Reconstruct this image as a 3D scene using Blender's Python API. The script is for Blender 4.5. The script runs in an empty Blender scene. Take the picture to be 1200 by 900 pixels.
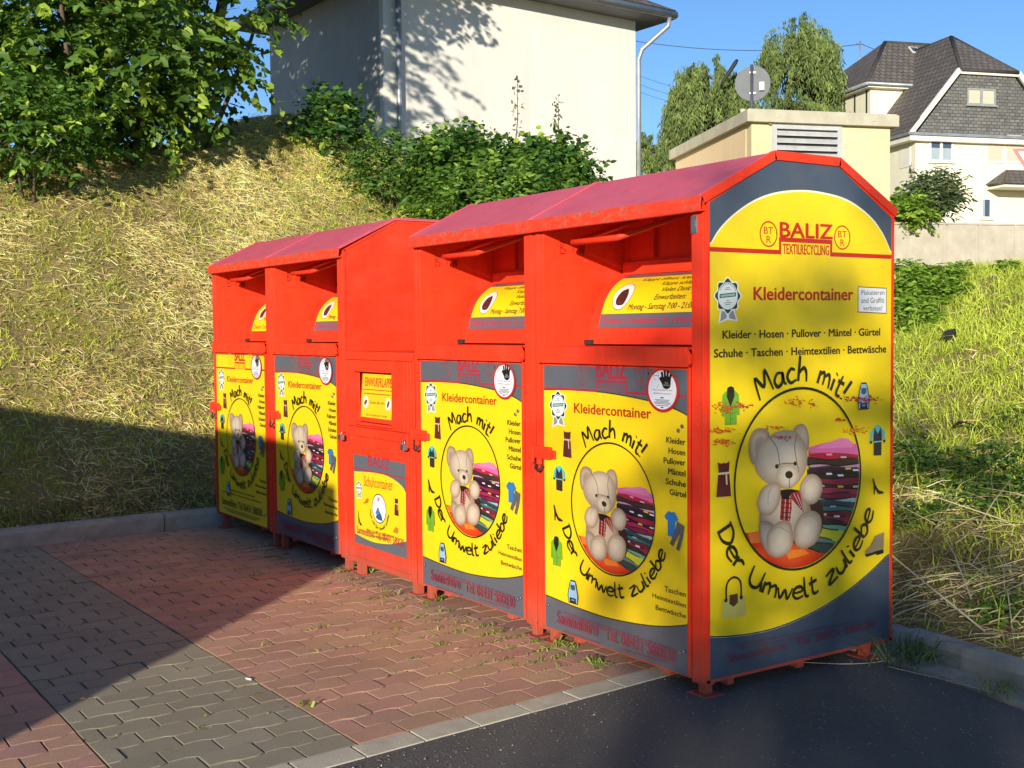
import bpy, bmesh, math, random
import numpy as np
from mathutils import Vector, Matrix
from mathutils.geometry import tessellate_polygon
random.seed(7)
rng = np.random.default_rng(11)
sc = bpy.context.scene
COL = sc.collection
PI = math.pi

# ------------------------------------------------------------------ camera
F, YAW, PITCH, ROLL = 1372.89, 0.97850, 0.0462, 0.0086
CP = np.array([3.3109, -3.1300, 1.4353])
_f = np.array([-math.sin(YAW)*math.cos(PITCH), math.cos(YAW)*math.cos(PITCH), -math.sin(PITCH)])
_r0 = np.array([math.cos(YAW), math.sin(YAW), 0.0])
_d0 = np.cross(_f, _r0)
CR = math.cos(ROLL)*_r0 + math.sin(ROLL)*_d0
CD = -math.sin(ROLL)*_r0 + math.cos(ROLL)*_d0
CF = _f
cam_d = bpy.data.cameras.new('camera')
cam = bpy.data.objects.new('camera', cam_d)
COL.objects.link(cam)
sc.camera = cam
m = Matrix.Identity(4)
for i in range(3):
    m[i][0] = CR[i]; m[i][1] = -CD[i]; m[i][2] = -CF[i]; m[i][3] = CP[i]
cam.matrix_world = m
cam_d.sensor_fit = 'HORIZONTAL'; cam_d.sensor_width = 36.0
cam_d.lens = 36.0*F/1200.0
cam_d.clip_start = 0.05; cam_d.clip_end = 3000

def ray(px, py):
    return CF + CR*(px-600)/F + CD*(py-450)/F
def onplane(px, py, p0, n):
    v = ray(px, py); p0 = np.array(p0, float); n = np.array(n, float)
    return CP + v*((p0-CP) @ n)/(v @ n)
def at(px, py, depth):
    return CP + ray(px, py)*depth

# ------------------------------------------------------------------ helpers
def lin(c, a=1.0):
    o = []
    for x in c[:3]:
        x = x/255.0
        o.append(x/12.92 if x <= 0.04045 else ((x+0.055)/1.055)**2.4)
    return (o[0], o[1], o[2], a)

def link(o, parent=None):
    COL.objects.link(o)
    if parent is not None: o.parent = parent
    return o
def tag(o, label=None, cat=None, group=None, kind=None):
    if label: o['label'] = label
    if cat: o['category'] = cat
    if group: o['group'] = group
    if kind: o['kind'] = kind
    return o
def thing(name, loc, label, cat, group=None, rz=0.0):
    o = bpy.data.objects.new(name, None); o.empty_display_size = 0.1
    o.location = loc; o.rotation_euler = (0, 0, rz)
    link(o); return tag(o, label, cat, group)
def children(o):
    return [c for c in bpy.data.objects if c.parent == o]
def copy_tree(o, parent=None):
    c = o.copy(); COL.objects.link(c); c.parent = parent
    for k in list(o.keys()):
        pass
    for ch in children(o):
        copy_tree(ch, c)
    return c

class MB:
    def __init__(s): s.v = []; s.f = []; s.sm = []
    def add(s, vs, fs, smooth=False):
        b = len(s.v); s.v += [tuple(map(float, p)) for p in vs]
        s.f += [tuple(b+i for i in f) for f in fs]; s.sm += [smooth]*len(fs)
        return s
    def box(s, x0, x1, y0, y1, z0, z1):
        x0, x1 = min(x0, x1), max(x0, x1); y0, y1 = min(y0, y1), max(y0, y1); z0, z1 = min(z0, z1), max(z0, z1)
        return s.add([(x0,y0,z0),(x1,y0,z0),(x1,y1,z0),(x0,y1,z0),(x0,y0,z1),(x1,y0,z1),(x1,y1,z1),(x0,y1,z1)],
              [(0,3,2,1),(4,5,6,7),(0,1,5,4),(1,2,6,5),(2,3,7,6),(3,0,4,7)])
    def obox(s, O, a, b, c):
        O = np.array(O, float); a = np.array(a, float); b = np.array(b, float); c = np.array(c, float)
        return s.add([O, O+a, O+a+b, O+b, O+c, O+a+c, O+a+b+c, O+b+c],
              [(0,3,2,1),(4,5,6,7),(0,1,5,4),(1,2,6,5),(2,3,7,6),(3,0,4,7)])
    def prism(s, pts, ext):
        n = len(pts); ext = np.array(ext, float)
        a = [np.array(p, float) for p in pts]
        return s.add(a+[p+ext for p in a], [tuple(range(n))[::-1], tuple(range(n, 2*n))] +
              [(i, (i+1) % n, n+(i+1) % n, n+i) for i in range(n)])
    def tube(s, pts, r, seg=8, cap=True):
        pts = [Vector(p) for p in pts]; n = len(pts)
        rs = r if isinstance(r, (list, tuple)) else [r]*n
        vs = []; prev = None
        for i, p in enumerate(pts):
            t = (pts[min(i+1, n-1)]-pts[max(i-1, 0)]).normalized()
            if prev is None:
                u = t.orthogonal().normalized()
            else:
                u = (prev - t*prev.dot(t)).normalized()
            prev = u; w = t.cross(u)
            for k in range(seg):
                a = 2*PI*k/seg
                vs.append(p + (u*math.cos(a)+w*math.sin(a))*rs[i])
        fs = [(i*seg+k, i*seg+(k+1) % seg, (i+1)*seg+(k+1) % seg, (i+1)*seg+k) for i in range(n-1) for k in range(seg)]
        s.add(vs, fs, True)
        if cap:
            b = len(s.v)-n*seg
            s.f += [tuple(b+k for k in range(seg))[::-1], tuple(b+(n-1)*seg+k for k in range(seg))]; s.sm += [False, False]
        return s
    def disc(s, c, n, r, h, seg=16):
        c = Vector(c); n = Vector(n).normalized()
        return s.tube([c, c+n*h], r, seg)
    def build(s, name, mat, parent=None, bevel=0.0):
        me = bpy.data.meshes.new(name); me.from_pydata(s.v, [], s.f)
        me.polygons.foreach_set('use_smooth', s.sm)
        bm = bmesh.new(); bm.from_mesh(me); bmesh.ops.recalc_face_normals(bm, faces=bm.faces); bm.to_mesh(me); bm.free()
        me.materials.append(mat); me.update()
        o = bpy.data.objects.new(name, me); link(o, parent)
        if bevel:
            md = o.modifiers.new('bevel', 'BEVEL'); md.width = bevel; md.segments = 2; md.limit_method = 'ANGLE'; md.angle_limit = 0.7
        return o

def np_mesh(name, V, Fq, mat, cols=None, parent=None, smooth=False):
    """V (n,3), Fq (m,k) all faces with k corners; cols (n,3) linear"""
    me = bpy.data.meshes.new(name)
    V = np.asarray(V, np.float32); Fq = np.asarray(Fq, np.int32)
    n = len(V); mf, k = Fq.shape
    me.vertices.add(n); me.vertices.foreach_set('co', V.ravel())
    me.loops.add(mf*k); me.loops.foreach_set('vertex_index', Fq.ravel())
    me.polygons.add(mf); me.polygons.foreach_set('loop_start', np.arange(0, mf*k, k, dtype=np.int32))
    me.polygons.foreach_set('loop_total', np.full(mf, k, np.int32))
    me.polygons.foreach_set('use_smooth', np.full(mf, bool(smooth)))
    me.update(calc_edges=True)
    if cols is not None:
        at_ = me.color_attributes.new('Col', 'FLOAT_COLOR', 'POINT')
        c = np.ones((n, 4), np.float32); c[:, :3] = cols
        at_.data.foreach_set('color', c.ravel())
    me.materials.append(mat)
    o = bpy.data.objects.new(name, me); link(o, parent); return o

# ------------------------------------------------------------------ materials
def new_mat(name):
    mt = bpy.data.materials.new(name); mt.use_nodes = True
    nt = mt.node_tree; b = nt.nodes['Principled BSDF']
    return mt, nt, b
def N(nt, t, **kw):
    n = nt.nodes.new(t)
    for k, v in kw.items():
        if k in ('operation', 'blend_type', 'data_type', 'attribute_name', 'feature', 'offset', 'musgrave_type', 'noise_dimensions', 'distance'):
            setattr(n, k, v)
        else:
            n.inputs[k].default_value = v
    return n
def ramp(nt, fac, stops):
    r = nt.nodes.new('ShaderNodeValToRGB'); cr = r.color_ramp
    while len(cr.elements) < len(stops): cr.elements.new(0.5)
    for e, (p, c) in zip(cr.elements, stops):
        e.position = p; e.color = c if len(c) == 4 else (*c, 1)
    nt.links.new(fac, r.inputs['Fac']); return r.outputs['Color']
def mixc(nt, fac, a, b, mode='MIX'):
    x = nt.nodes.new('ShaderNodeMix'); x.data_type = 'RGBA'; x.blend_type = mode
    for sock, val in ((x.inputs[0], fac), (x.inputs[6], a), (x.inputs[7], b)):
        if hasattr(val, 'is_output'): nt.links.new(val, sock)
        else: sock.default_value = val if not isinstance(val, tuple) else (val if len(val) == 4 else (*val, 1))
    return x.outputs[2]
def coords(nt, kind='Object'):
    return nt.nodes.new('ShaderNodeTexCoord').outputs[kind]
def noise(nt, vec, scale, detail=4.0, rough=0.55, out='Fac', stretch=None):
    if stretch:
        mp = nt.nodes.new('ShaderNodeMapping'); mp.inputs['Scale'].default_value = stretch
        nt.links.new(vec, mp.inputs['Vector']); vec = mp.outputs['Vector']
    n = N(nt, 'ShaderNodeTexNoise', Scale=scale, Detail=detail, Roughness=rough)
    nt.links.new(vec, n.inputs['Vector']); return n.outputs[out]
def bump(nt, b, h, strength=0.3, dist=0.01):
    n = nt.nodes.new('ShaderNodeBump'); n.inputs['Strength'].default_value = strength; n.inputs['Distance'].default_value = dist
    nt.links.new(h, n.inputs['Height']); nt.links.new(n.outputs['Normal'], b.inputs['Normal'])
def math_(nt, op, a, b=None, c=None):
    n = nt.nodes.new('ShaderNodeMath'); n.operation = op
    for i, v in enumerate((a, b, c)):
        if v is None: continue
        if hasattr(v, 'is_output'): nt.links.new(v, n.inputs[i])
        else: n.inputs[i].default_value = v
    return n.outputs[0]

def plain(name, c1, c2, scale=4.0, rough=0.7, metal=0.0, bmp=0.1, bscale=60.0, stretch=None, spec=None):
    mt, nt, b = new_mat(name); co = coords(nt)
    nf = noise(nt, co, scale, 6, 0.6, stretch=stretch)
    c = ramp(nt, nf, [(0.3, c1), (0.7, c2)])
    nt.links.new(c, b.inputs['Base Color'])
    b.inputs['Roughness'].default_value = rough; b.inputs['Metallic'].default_value = metal
    if spec is not None: b.inputs['Specular IOR Level'].default_value = spec
    if bmp: bump(nt, b, noise(nt, co, bscale, 4, 0.6), bmp, 0.01)
    return mt

def red_paint(name, base=(0.87, 0.048, 0.012), dark=(0.80, 0.036, 0.010), fade=(0.72, 0.09, 0.06), fadeamt=0.42, rust=0.0, rough=0.40, wave=0.08):
    mt, nt, b = new_mat(name); co = coords(nt)
    c = ramp(nt, noise(nt, co, 1.7, 5), [(0.3, dark), (0.6, base)])
    fa = ramp(nt, noise(nt, co, 3.1, 8, 0.7, stretch=(1, 1, 2.5)), [(0.5, (0, 0, 0)), (0.78, (fadeamt,)*3)])
    c = mixc(nt, fa, c, (*fade, 1))
    st = noise(nt, co, 1.0, 7, 0.7, stretch=(16, 16, 0.7))
    c = mixc(nt, ramp(nt, st, [(0.50, (0, 0, 0)), (0.72, (0.5, 0.5, 0.5))]), c, (dark[0]*.62, dark[1]*.9, dark[2]*1.2, 1))
    sc2 = noise(nt, co, 5.0, 3, 0.9, stretch=(1, 1, 14))
    c = mixc(nt, ramp(nt, sc2, [(0.725, (0, 0, 0)), (0.74, (0.6, 0.6, 0.6))]), c, (0.70, 0.22, 0.16, 1))
    # dust speckles and fine scratches
    sp = ramp(nt, noise(nt, co, 90, 3, 0.8), [(0.68, (0, 0, 0)), (0.76, (0.5, 0.5, 0.5))])
    c = mixc(nt, sp, c, (0.25, 0.06, 0.04, 1))
    sx = nt.nodes.new('ShaderNodeSeparateXYZ'); nt.links.new(co, sx.inputs[0])
    # grime close to the ground
    g = math_(nt, 'MULTIPLY_ADD', sx.outputs[2], -5.0, 1.3)
    g = math_(nt, 'MULTIPLY', math_(nt, 'MAXIMUM', g, 0.0), noise(nt, co, 14, 6, 0.7))
    c = mixc(nt, math_(nt, 'MINIMUM', g, 0.65), c, (0.20, 0.12, 0.08, 1))
    if rust:
        r = ramp(nt, noise(nt, co, 26, 9, 0.72, stretch=(0.5, 1, 1)), [(0.47, (0, 0, 0)), (0.56, (1, 1, 1))])
        big = ramp(nt, noise(nt, co, 2.2, 3, 0.5), [(0.35, (0, 0, 0)), (0.62, (1, 1, 1))])
        rr = math_(nt, 'MULTIPLY', math_(nt, 'MULTIPLY', r, big), rust)
        rc = ramp(nt, noise(nt, co, 60, 4), [(0.35, (0.10, 0.055, 0.035)), (0.65, (0.30, 0.20, 0.12))])
        c = mixc(nt, rr, c, rc)
    nt.links.new(c, b.inputs['Base Color'])
    rg = ramp(nt, noise(nt, co, 9, 5, 0.7), [(0.3, (rough,)*3), (0.7, (rough+0.22,)*3)])
    nt.links.new(rg, b.inputs['Roughness'])
    b.inputs['Specular IOR Level'].default_value = 0.4
    h = math_(nt, 'ADD', noise(nt, co, 2.3, 2), math_(nt, 'MULTIPLY', noise(nt, co, 180, 3), 0.012))
    bump(nt, b, h, 0.35, wave)
    return mt

def vc_mat(name, rough=0.6, trans=0.0, dirt=0.0, spec=0.5, bumpy=0.0, tcol=1.25):
    mt, nt, b = new_mat(name)
    a = nt.nodes.new('ShaderNodeAttribute'); a.attribute_name = 'Col'
    c = a.outputs['Color']; co = coords(nt)
    if dirt:
        d = ramp(nt, noise(nt, co, 5, 8, 0.7), [(0.4, (0, 0, 0)), (0.8, (dirt,)*3)])
        c = mixc(nt, d, c, (0.30, 0.22, 0.10, 1))
        d2 = ramp(nt, noise(nt, co, 130, 3, 0.8), [(0.70, (0, 0, 0)), (0.77, (dirt*1.6,)*3)])
        c = mixc(nt, d2, c, (0.75, 0.72, 0.6, 1))
    nt.links.new(c, b.inputs['Base Color']); b.inputs['Roughness'].default_value = rough
    b.inputs['Specular IOR Level'].default_value = spec
    if bumpy: bump(nt, b, noise(nt, co, 3.0, 3), bumpy, 0.03)
    if trans:
        t = nt.nodes.new('ShaderNodeBsdfTranslucent')
        hs = nt.nodes.new('ShaderNodeHueSaturation'); hs.inputs['Value'].default_value = tcol; hs.inputs['Saturation'].default_value = 1.1
        hs.inputs['Hue'].default_value = 0.485
        nt.links.new(c, hs.inputs['Color']); nt.links.new(hs.outputs['Color'], t.inputs['Color'])
        mx = nt.nodes.new('ShaderNodeMixShader'); mx.inputs[0].default_value = trans
        out = nt.nodes['Material Output']
        nt.links.new(b.outputs[0], mx.inputs[1]); nt.links.new(t.outputs[0], mx.inputs[2]); nt.links.new(mx.outputs[0], out.inputs['Surface'])
    return mt

M = {}
M['red'] = red_paint('red_paint')
M['red_lip'] = red_paint('red_paint_weathered', rust=0.6, fadeamt=0.5)
M['roof'] = red_paint('red_roof_faded', base=(0.68, 0.11, 0.15), dark=(0.60, 0.085, 0.12), fade=(0.70, 0.23, 0.27), fadeamt=0.45, rough=0.42, wave=0.03)
M['print'] = vc_mat('printed_sticker', 0.36, dirt=0.16, spec=0.45, bumpy=0.2)
M['steel'] = plain('zinc_steel', (0.30, 0.30, 0.31), (0.5, 0.5, 0.5), 20, 0.4, 0.9, 0.05)
M['rubber'] = plain('black_rubber', (0.012, 0.012, 0.012), (0.03, 0.03, 0.03), 20, 0.7)
M['leaf'] = vc_mat('leaf', 0.5, trans=0.30, spec=0.35)
M['grass'] = vc_mat('grass_blade', 0.6, trans=0.25, spec=0.2)
M['straw'] = vc_mat('dry_straw', 0.8, trans=0.1, spec=0.15)
M['bark'] = plain('bark', (0.07, 0.05, 0.035), (0.16, 0.12, 0.08), 8, 0.9, 0, 0.6, 30, stretch=(3, 3, 0.6))
# ------------------------------------------------------------------ light and sky
SUN_H = np.array([0.683, -0.730]); SUN_EL = math.radians(12.8)
SD = np.array([SUN_H[0]*math.cos(SUN_EL), SUN_H[1]*math.cos(SUN_EL), math.sin(SUN_EL)]); SD /= np.linalg.norm(SD)
sl = bpy.data.lights.new('sun', 'SUN'); sl.energy = 6.4; sl.angle = math.radians(0.5); sl.color = (1.0, 0.92, 0.78)
so = bpy.data.objects.new('sun', sl); link(so)
so.rotation_euler = Vector(SD).to_track_quat('Z', 'Y').to_euler(); so.location = (20, -20, 12)
w = bpy.data.worlds.new('World'); sc.world = w; w.use_nodes = True
wn = w.node_tree; bg = wn.nodes['Background']
sky = wn.nodes.new('ShaderNodeTexSky'); sky.sky_type = 'NISHITA'; sky.sun_disc = False
sky.sun_elevation = SUN_EL; sky.sun_rotation = math.atan2(SUN_H[0], SUN_H[1])
sky.altitude = 150; sky.air_density = 1.0; sky.dust_density = 0.0; sky.ozone_density = 4.5
tint = mixc(wn, 1.0, sky.outputs[0], (0.95, 0.99, 1.08, 1), 'MULTIPLY'); wn.links.new(tint, bg.inputs['Color']); bg.inputs['Strength'].default_value = 0.155
sc.view_settings.view_transform = 'Standard'; sc.view_settings.look = 'None'
sc.view_settings.exposure = 0; sc.view_settings.gamma = 1
sc.cycles.max_bounces = 8; sc.cycles.diffuse_bounces = 3; sc.cycles.glossy_bounces = 3; sc.cycles.transparent_max_bounces = 8
sc.cycles.use_denoising = True
try: sc.cycles.denoiser = 'OPENIMAGEDENOISE'
except Exception: pass
sc.cycles.sample_clamp_indirect = 6.0

# ------------------------------------------------------------------ terrain
def gz(x):   # gentle fall of the paved yard to the left
    return 0.0125*np.minimum(x+0.3, 0.0)
def _vn(x, y, s, seed):   # cheap value noise, vectorised
    x = np.asarray(x, float)*s; y = np.asarray(y, float)*s
    xi = np.floor(x).astype(int); yi = np.floor(y).astype(int); fx = x-xi; fy = y-yi
    fx = fx*fx*(3-2*fx); fy = fy*fy*(3-2*fy)
    def h(a, b):
        n = (a*374761393 + b*668265263 + seed*1442695041) & 0x7fffffff
        n = ((n ^ (n >> 13))*1274126177) & 0x7fffffff
        return ((n ^ (n >> 16)) & 0xffff)/65535.0
    return (h(xi, yi)*(1-fx)+h(xi+1, yi)*fx)*(1-fy)+(h(xi, yi+1)*(1-fx)+h(xi+1, yi+1)*fx)*fy
def vn(x, y, s, seed=1, o=3):
    a = 0; amp = 1; t = 0
    for k in range(o):
        a = a+_vn(x, y, s*2**k, seed+k)*amp; t += amp; amp *= 0.5
    return a/t
def softcap(v, cap, k=0.5):
    return cap - k*np.logaddexp(0, (cap-v)/k)*1.0 + k*np.log1p(np.exp(-(cap)/k))*0 if False else cap-k*np.logaddexp(0, (cap-v)/k)
BKY = 1.15
def H(x, y):
    x = np.asarray(x, float); y = np.asarray(y, float)
    a = np.maximum(-5.68-x, 0); b = np.maximum(y-BKY, 0)
    q_ = np.clip((y-4.5)/6.0, 0, 1); sl_ = np.where(a > 5.4, 3.45+0.05*np.minimum(a-5.4, 25), 0.64*a)*(1-0.75*q_*q_*(3-2*q_))
    sr_ = np.where(b > 6.0, 1.90+0.045*(b-6.0), 0.317*b)
    k = 0.35
    h = k*np.logaddexp(sl_/k, sr_/k)-k*math.log(2)*np.exp(-(sl_+sr_)/0.6)
    out = np.minimum(a+b, 1.0)
    h = h+0.95*np.exp(-((x+12.6)**2+(y-3.7)**2)/3.2)*out
    h = h+out*((vn(x, y, 0.9, 3)-0.5)*0.16+(vn(x, y, 4.0, 9)-0.5)*0.05)
    return h+0.045*out+gz(x)*(1-out)
# ground sheet: fine near, coarse out to the horizon
def axis(lo, hi, fine, far):
    g = list(np.arange(lo, hi+1e-6, fine)); s = fine; x = lo; pre = []
    while x > -far:
        s *= 1.35; x -= s; pre.append(x)
    s = fine; x = hi; post = []
    while x < far:
        s *= 1.35; x += s; post.append(x)
    return np.array(pre[::-1]+g+post)
gx = axis(-17, 3.5, 0.14, 900); gy = axis(-6, 14, 0.14, 900)
GX, GY = np.meshgrid(gx, gy, indexing='xy')
yard = (GX > -5.62) & (GY < 1.10)
ZH = H(GX, GY)
GZ = np.where(yard, gz(GX)-0.05, ZH)
far = np.hypot(GX, GY) > 60
GZ = np.where((GX > 6) & (GY < 0.9), -0.05, GZ)
nx, ny = len(gx), len(gy)
idx = np.arange(nx*ny).reshape(ny, nx)
Fq = np.stack([idx[:-1, :-1], idx[:-1, 1:], idx[1:, 1:], idx[1:, :-1]], -1).reshape(-1, 4)
mt, nt, b = new_mat('earth')
co = coords(nt)
c = ramp(nt, noise(nt, co, 1.3, 9, 0.7), [(0.3, (0.24, 0.17, 0.07)), (0.5, (0.46, 0.34, 0.14)), (0.62, (0.40, 0.34, 0.09)), (0.8, (0.58, 0.44, 0.20))])
c = mixc(nt, ramp(nt, noise(nt, co, 40, 6, 0.8), [(0.35, (0, 0, 0)), (0.7, (0.5, 0.5, 0.5))]), c, (0.08, 0.055, 0.03, 1))
nt.links.new(c, b.inputs['Base Color']); b.inputs['Roughness'].default_value = 0.95; b.inputs['Specular IOR Level'].default_value = 0.1
bump(nt, b, noise(nt, co, 22, 8, 0.75), 0.9, 0.06)
M['earth'] = mt
g = np_mesh('ground', np.stack([GX, GY, GZ], -1).reshape(-1, 3), Fq, M['earth'], smooth=True)
tag(g, kind='structure')

# ------------------------------------------------------------------ paving
EX0, ES = -0.428, -0.0775          # inner line of the edge stones: x = EX0 + ES*y
def edge_x(y): return EX0+ES*y
PITCHX, SL = 0.1305, 0.200
cdir = np.array([ES, 1.0]); cdir /= np.linalg.norm(cdir)
stoneV = []; stoneF = []; stoneC = []
red_c = np.array([0.66, 0.365, 0.25]); gry_c = np.array([0.40, 0.36, 0.25])
def bx(j, t):    # wavy boundary between two courses, t along the course
    ph = ((t/SL) - 0.5*(j % 2)) % 1.0
    # trapezoid: +a near ph=0, -a near ph=.5
    d = abs(((ph+0.5) % 1.0)-0.5)   # 0 at joint .. .5
    s_ = 1 if d < 0.17 else (-1 if d > 0.33 else 1-2*(d-0.17)/0.16)
    return 0.0095*s_
def paver(j, t0, tl0, tl1, which):
    pass
YL1, YL2 = -1.340, -2.112      # grey band between these two lines
def add_stone(j, ta, tb):
    """course j (0 at the edge stones, growing to the left), from ta to tb along y"""
    gap = 0.0028
    ts = np.linspace(ta+gap, tb-gap, 13)
    def X(jj, t):
        return edge_x(t) - jj*PITCHX + (bx(jj, t) if jj > 0 else 0)
    right = [(X(j, t)-gap*0.6, t) for t in ts]; left = [(X(j+1, t)+gap*0.6, t) for t in ts[::-1]]
    ring = right+left
    cx = sum(p[0] for p in ring)/len(ring); cy = (ta+tb)/2
    if cx < -5.55: return
    tilt = rng.normal(0, 0.004, 2); zo = rng.normal(0, 0.0012)
    n = len(ring); b0 = len(stoneV)
    ins = 0.0026
    for (x, y) in ring: stoneV.append((x, y, float(gz(x))-0.03+zo))
    for (x, y) in ring: stoneV.append((x, y, float(gz(x))-0.0026+zo+tilt[0]*(x-cx)+tilt[1]*(y-cy)))
    for (x, y) in ring:
        xx = x+(ins if x < cx else -ins); yy = min(max(y, ta+gap+ins), tb-gap-ins)
        stoneV.append((xx, yy, float(gz(x))+zo+tilt[0]*(x-cx)+tilt[1]*(y-cy)))
    for k in range(n):
        k2 = (k+1) % n
        stoneF.append((b0+k, b0+k2, b0+n+k2, b0+n+k)); stoneF.append((b0+n+k, b0+n+k2, b0+2*n+k2, b0+2*n+k))
    h = n//2
    for k in range(h-1):
        stoneF.append((b0+2*n+k, b0+2*n+k+1, b0+2*n+n-2-k, b0+2*n+n-1-k))
    base = gry_c if YL2 < cy < YL1 else red_c
    v = rng.normal(1, 0.06)
    if base is red_c: cc = base*np.array([v, v*rng.normal(1, 0.05), v*rng.normal(1, 0.05)])
    else: cc = base*v
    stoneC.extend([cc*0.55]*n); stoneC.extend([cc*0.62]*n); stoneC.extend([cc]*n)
def fill(y0, y1):
    for j in range(0, 41):
        off = 0.5*SL*(j % 2)
        # joints at t = y1 - k*SL (even) or half shifted (odd); half stones at both ends
        cuts = [y1]; t = YL1-off
        ks = np.arange(-80, 80)
        for k in ks:
            tt = YL1-off+k*SL
            if y0+0.03 < tt < y1-0.03: cuts.append(tt)
        cuts.append(y0); cuts = sorted(cuts)
        for a_, b_ in zip(cuts[:-1], cuts[1:]):
            add_stone(j, a_, b_)
fill(YL1, 1.10); fill(YL2, YL1); fill(-4.4, YL2)
mt = vc_mat('paver_concrete', 0.88, spec=0.2)
nt = mt.node_tree; b = nt.nodes['Principled BSDF']; co = coords(nt)
a = [n for n in nt.nodes if n.type == 'ATTRIBUTE'][0]
c = mixc(nt, ramp(nt, noise(nt, co, 260, 3, 0.8), [(0.42, (0, 0, 0)), (0.62, (0.55, 0.55, 0.55))]), a.outputs['Color'], (0.10, 0.085, 0.065, 1))
c = mixc(nt, ramp(nt, noise(nt, co, 300, 2, 0.8), [(0.60, (0, 0, 0)), (0.70, (0.5, 0.5, 0.5))]), c, (0.42, 0.36, 0.28, 1))
c = mixc(nt, ramp(nt, noise(nt, co, 2.4, 7, 0.65), [(0.42, (0, 0, 0)), (0.72, (0.38, 0.38, 0.38))]), c, (0.24, 0.18, 0.12, 1))
c = mixc(nt, ramp(nt, noise(nt, co, 9, 6, 0.7), [(0.60, (0, 0, 0)), (0.75, (0.25, 0.25, 0.25))]), c, (0.40, 0.31, 0.22, 1))
nt.links.new(c, b.inputs['Base Color'])
bump(nt, b, noise(nt, co, 230, 4, 0.75), 0.55, 0.004)
o = np_mesh('paving', np.array(stoneV), np.array(stoneF), mt, np.array(stoneC)); tag(o, kind='structure')
# bed of dark sand seen in the joints
mbx = MB()
pts = [(-5.6, -4.6), (-0.08, -4.6), (-0.50, 1.1), (-5.6, 1.1)]
xs = np.linspace(-5.6, 0.0, 12)
M['sand'] = plain('joint_sand', (0.045, 0.036, 0.024), (0.12, 0.10, 0.06), 9, 0.95, 0, 0.6, 120)
V = []; Fs = []
for i, x in enumerate(xs):
    V += [(x, -4.6, float(gz(x))-0.0085), (x, 1.12, float(gz(x))-0.0085)]
for i in range(len(xs)-1): Fs.append((2*i, 2*i+2, 2*i+3, 2*i+1))
o = np_mesh('paving_bed', np.array(V), np.array(Fs), M['sand']); tag(o, kind='structure')

# edge stones (light concrete, between the pavers and the asphalt)
M['kerbstone'] = plain('kerb_concrete', (0.26, 0.24, 0.20), (0.44, 0.41, 0.34), 7, 0.92, 0, 0.5, 160)
M['edgestone'] = plain('edge_concrete', (0.46, 0.41, 0.30), (0.60, 0.54, 0.41), 12, 0.92, 0, 0.5, 160)
mb = MB(); t = 1.02; 
while t > -4.6:
    t0 = t-0.2395
    a1 = np.array([edge_x(t)+0.006, t-0.003]); a0 = np.array([edge_x(t0)+0.006, t0+0.003]); w_ = 0.122
    zt = 0.003+rng.normal(0, 0.0012)
    P = [(a0[0], a0[1], zt), (a0[0]+w_, a0[1], zt), (a1[0]+w_, a1[1], zt), (a1[0], a1[1], zt)]
    mb.prism(P, (0, 0, -0.06)); t = t0
o = mb.build('edging_stones', M['edgestone'], bevel=0.004); tag(o, kind='structure')

# asphalt
mt, nt, b = new_mat('asphalt'); co = coords(nt)
vor = N(nt, 'ShaderNodeTexVoronoi', Scale=170.0); nt.links.new(co, vor.inputs['Vector'])
c = ramp(nt, noise(nt, co, 1.1, 6, 0.6), [(0.3, (0.080, 0.075, 0.068)), (0.7, (0.135, 0.126, 0.112))])
sp = ramp(nt, noise(nt, co, 95, 2, 0.9), [(0.64, (0, 0, 0)), (0.69, (0.9, 0.9, 0.9))])
c = mixc(nt, sp, c, (0.26, 0.25, 0.23, 1))
sp = ramp(nt, noise(nt, co, 210, 2, 0.8), [(0.52, (0, 0, 0)), (0.64, (0.8, 0.8, 0.8))])
c = mixc(nt, sp, c, (0.15, 0.145, 0.14, 1))
v2 = N(nt, 'ShaderNodeTexVoronoi', Scale=75.0); nt.links.new(co, v2.inputs['Vector'])
sx2 = nt.nodes.new('ShaderNodeSeparateXYZ'); nt.links.new(v2.outputs['Color'], sx2.inputs[0])
chip = math_(nt, 'MULTIPLY', math_(nt, 'LESS_THAN', v2.outputs['Distance'], 0.34), math_(nt, 'GREATER_THAN', sx2.outputs[0], 0.955))
c = mixc(nt, ramp(nt, noise(nt, co, 0.9, 8, 0.7), [(0.48, (0, 0, 0)), (0.66, (0.5, 0.5, 0.5))]), c, (0.125, 0.115, 0.10, 1))
c = mixc(nt, chip, c, (0.34, 0.32, 0.29, 1))
v3 = N(nt, 'ShaderNodeTexVoronoi', Scale=150.0); nt.links.new(co, v3.inputs['Vector'])
sx3 = nt.nodes.new('ShaderNodeSeparateXYZ'); nt.links.new(v3.outputs['Color'], sx3.inputs[0])
c = mixc(nt, math_(nt, 'MULTIPLY', sx3.outputs[1], 0.5), c, (0.17, 0.16, 0.15, 1))
nt.links.new(c, b.inputs['Base Color']); b.inputs['Roughness'].default_value = 0.85; b.inputs['Specular IOR Level'].default_value = 0.25
bump(nt, b, math_(nt, 'ADD', vor.outputs['Distance'], noise(nt, co, 70, 4, 0.8)), 0.8, 0.006)
M['asphalt'] = mt
mb = MB(); EXO = 0.131
ys = [-40, -4.6, -3, -2, -1, 0, 1.02]
V = [(edge_x(y)+EXO, y, 0.0) for y in ys]+[(60, 0.0, 0.0), (60, -40, 0.0)]
def kline(x): return 0.885+0.0*x if x < 0 else 0.885-0.03*min(x, 3)
V = [(edge_x(y)+EXO, y, 0.0) for y in ys[:-1]]
top = [(-0.37, 1.02), (-0.02, 0.95), (0.4, 0.93), (0.8, 0.85), (1.6, 0.74), (3.0, 0.6), (60, 0.4)]
V += [(x, y, 0.0) for x, y in top]+[(60, -40, 0)]
mb.add(V, [tuple(range(len(V)))])
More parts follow.
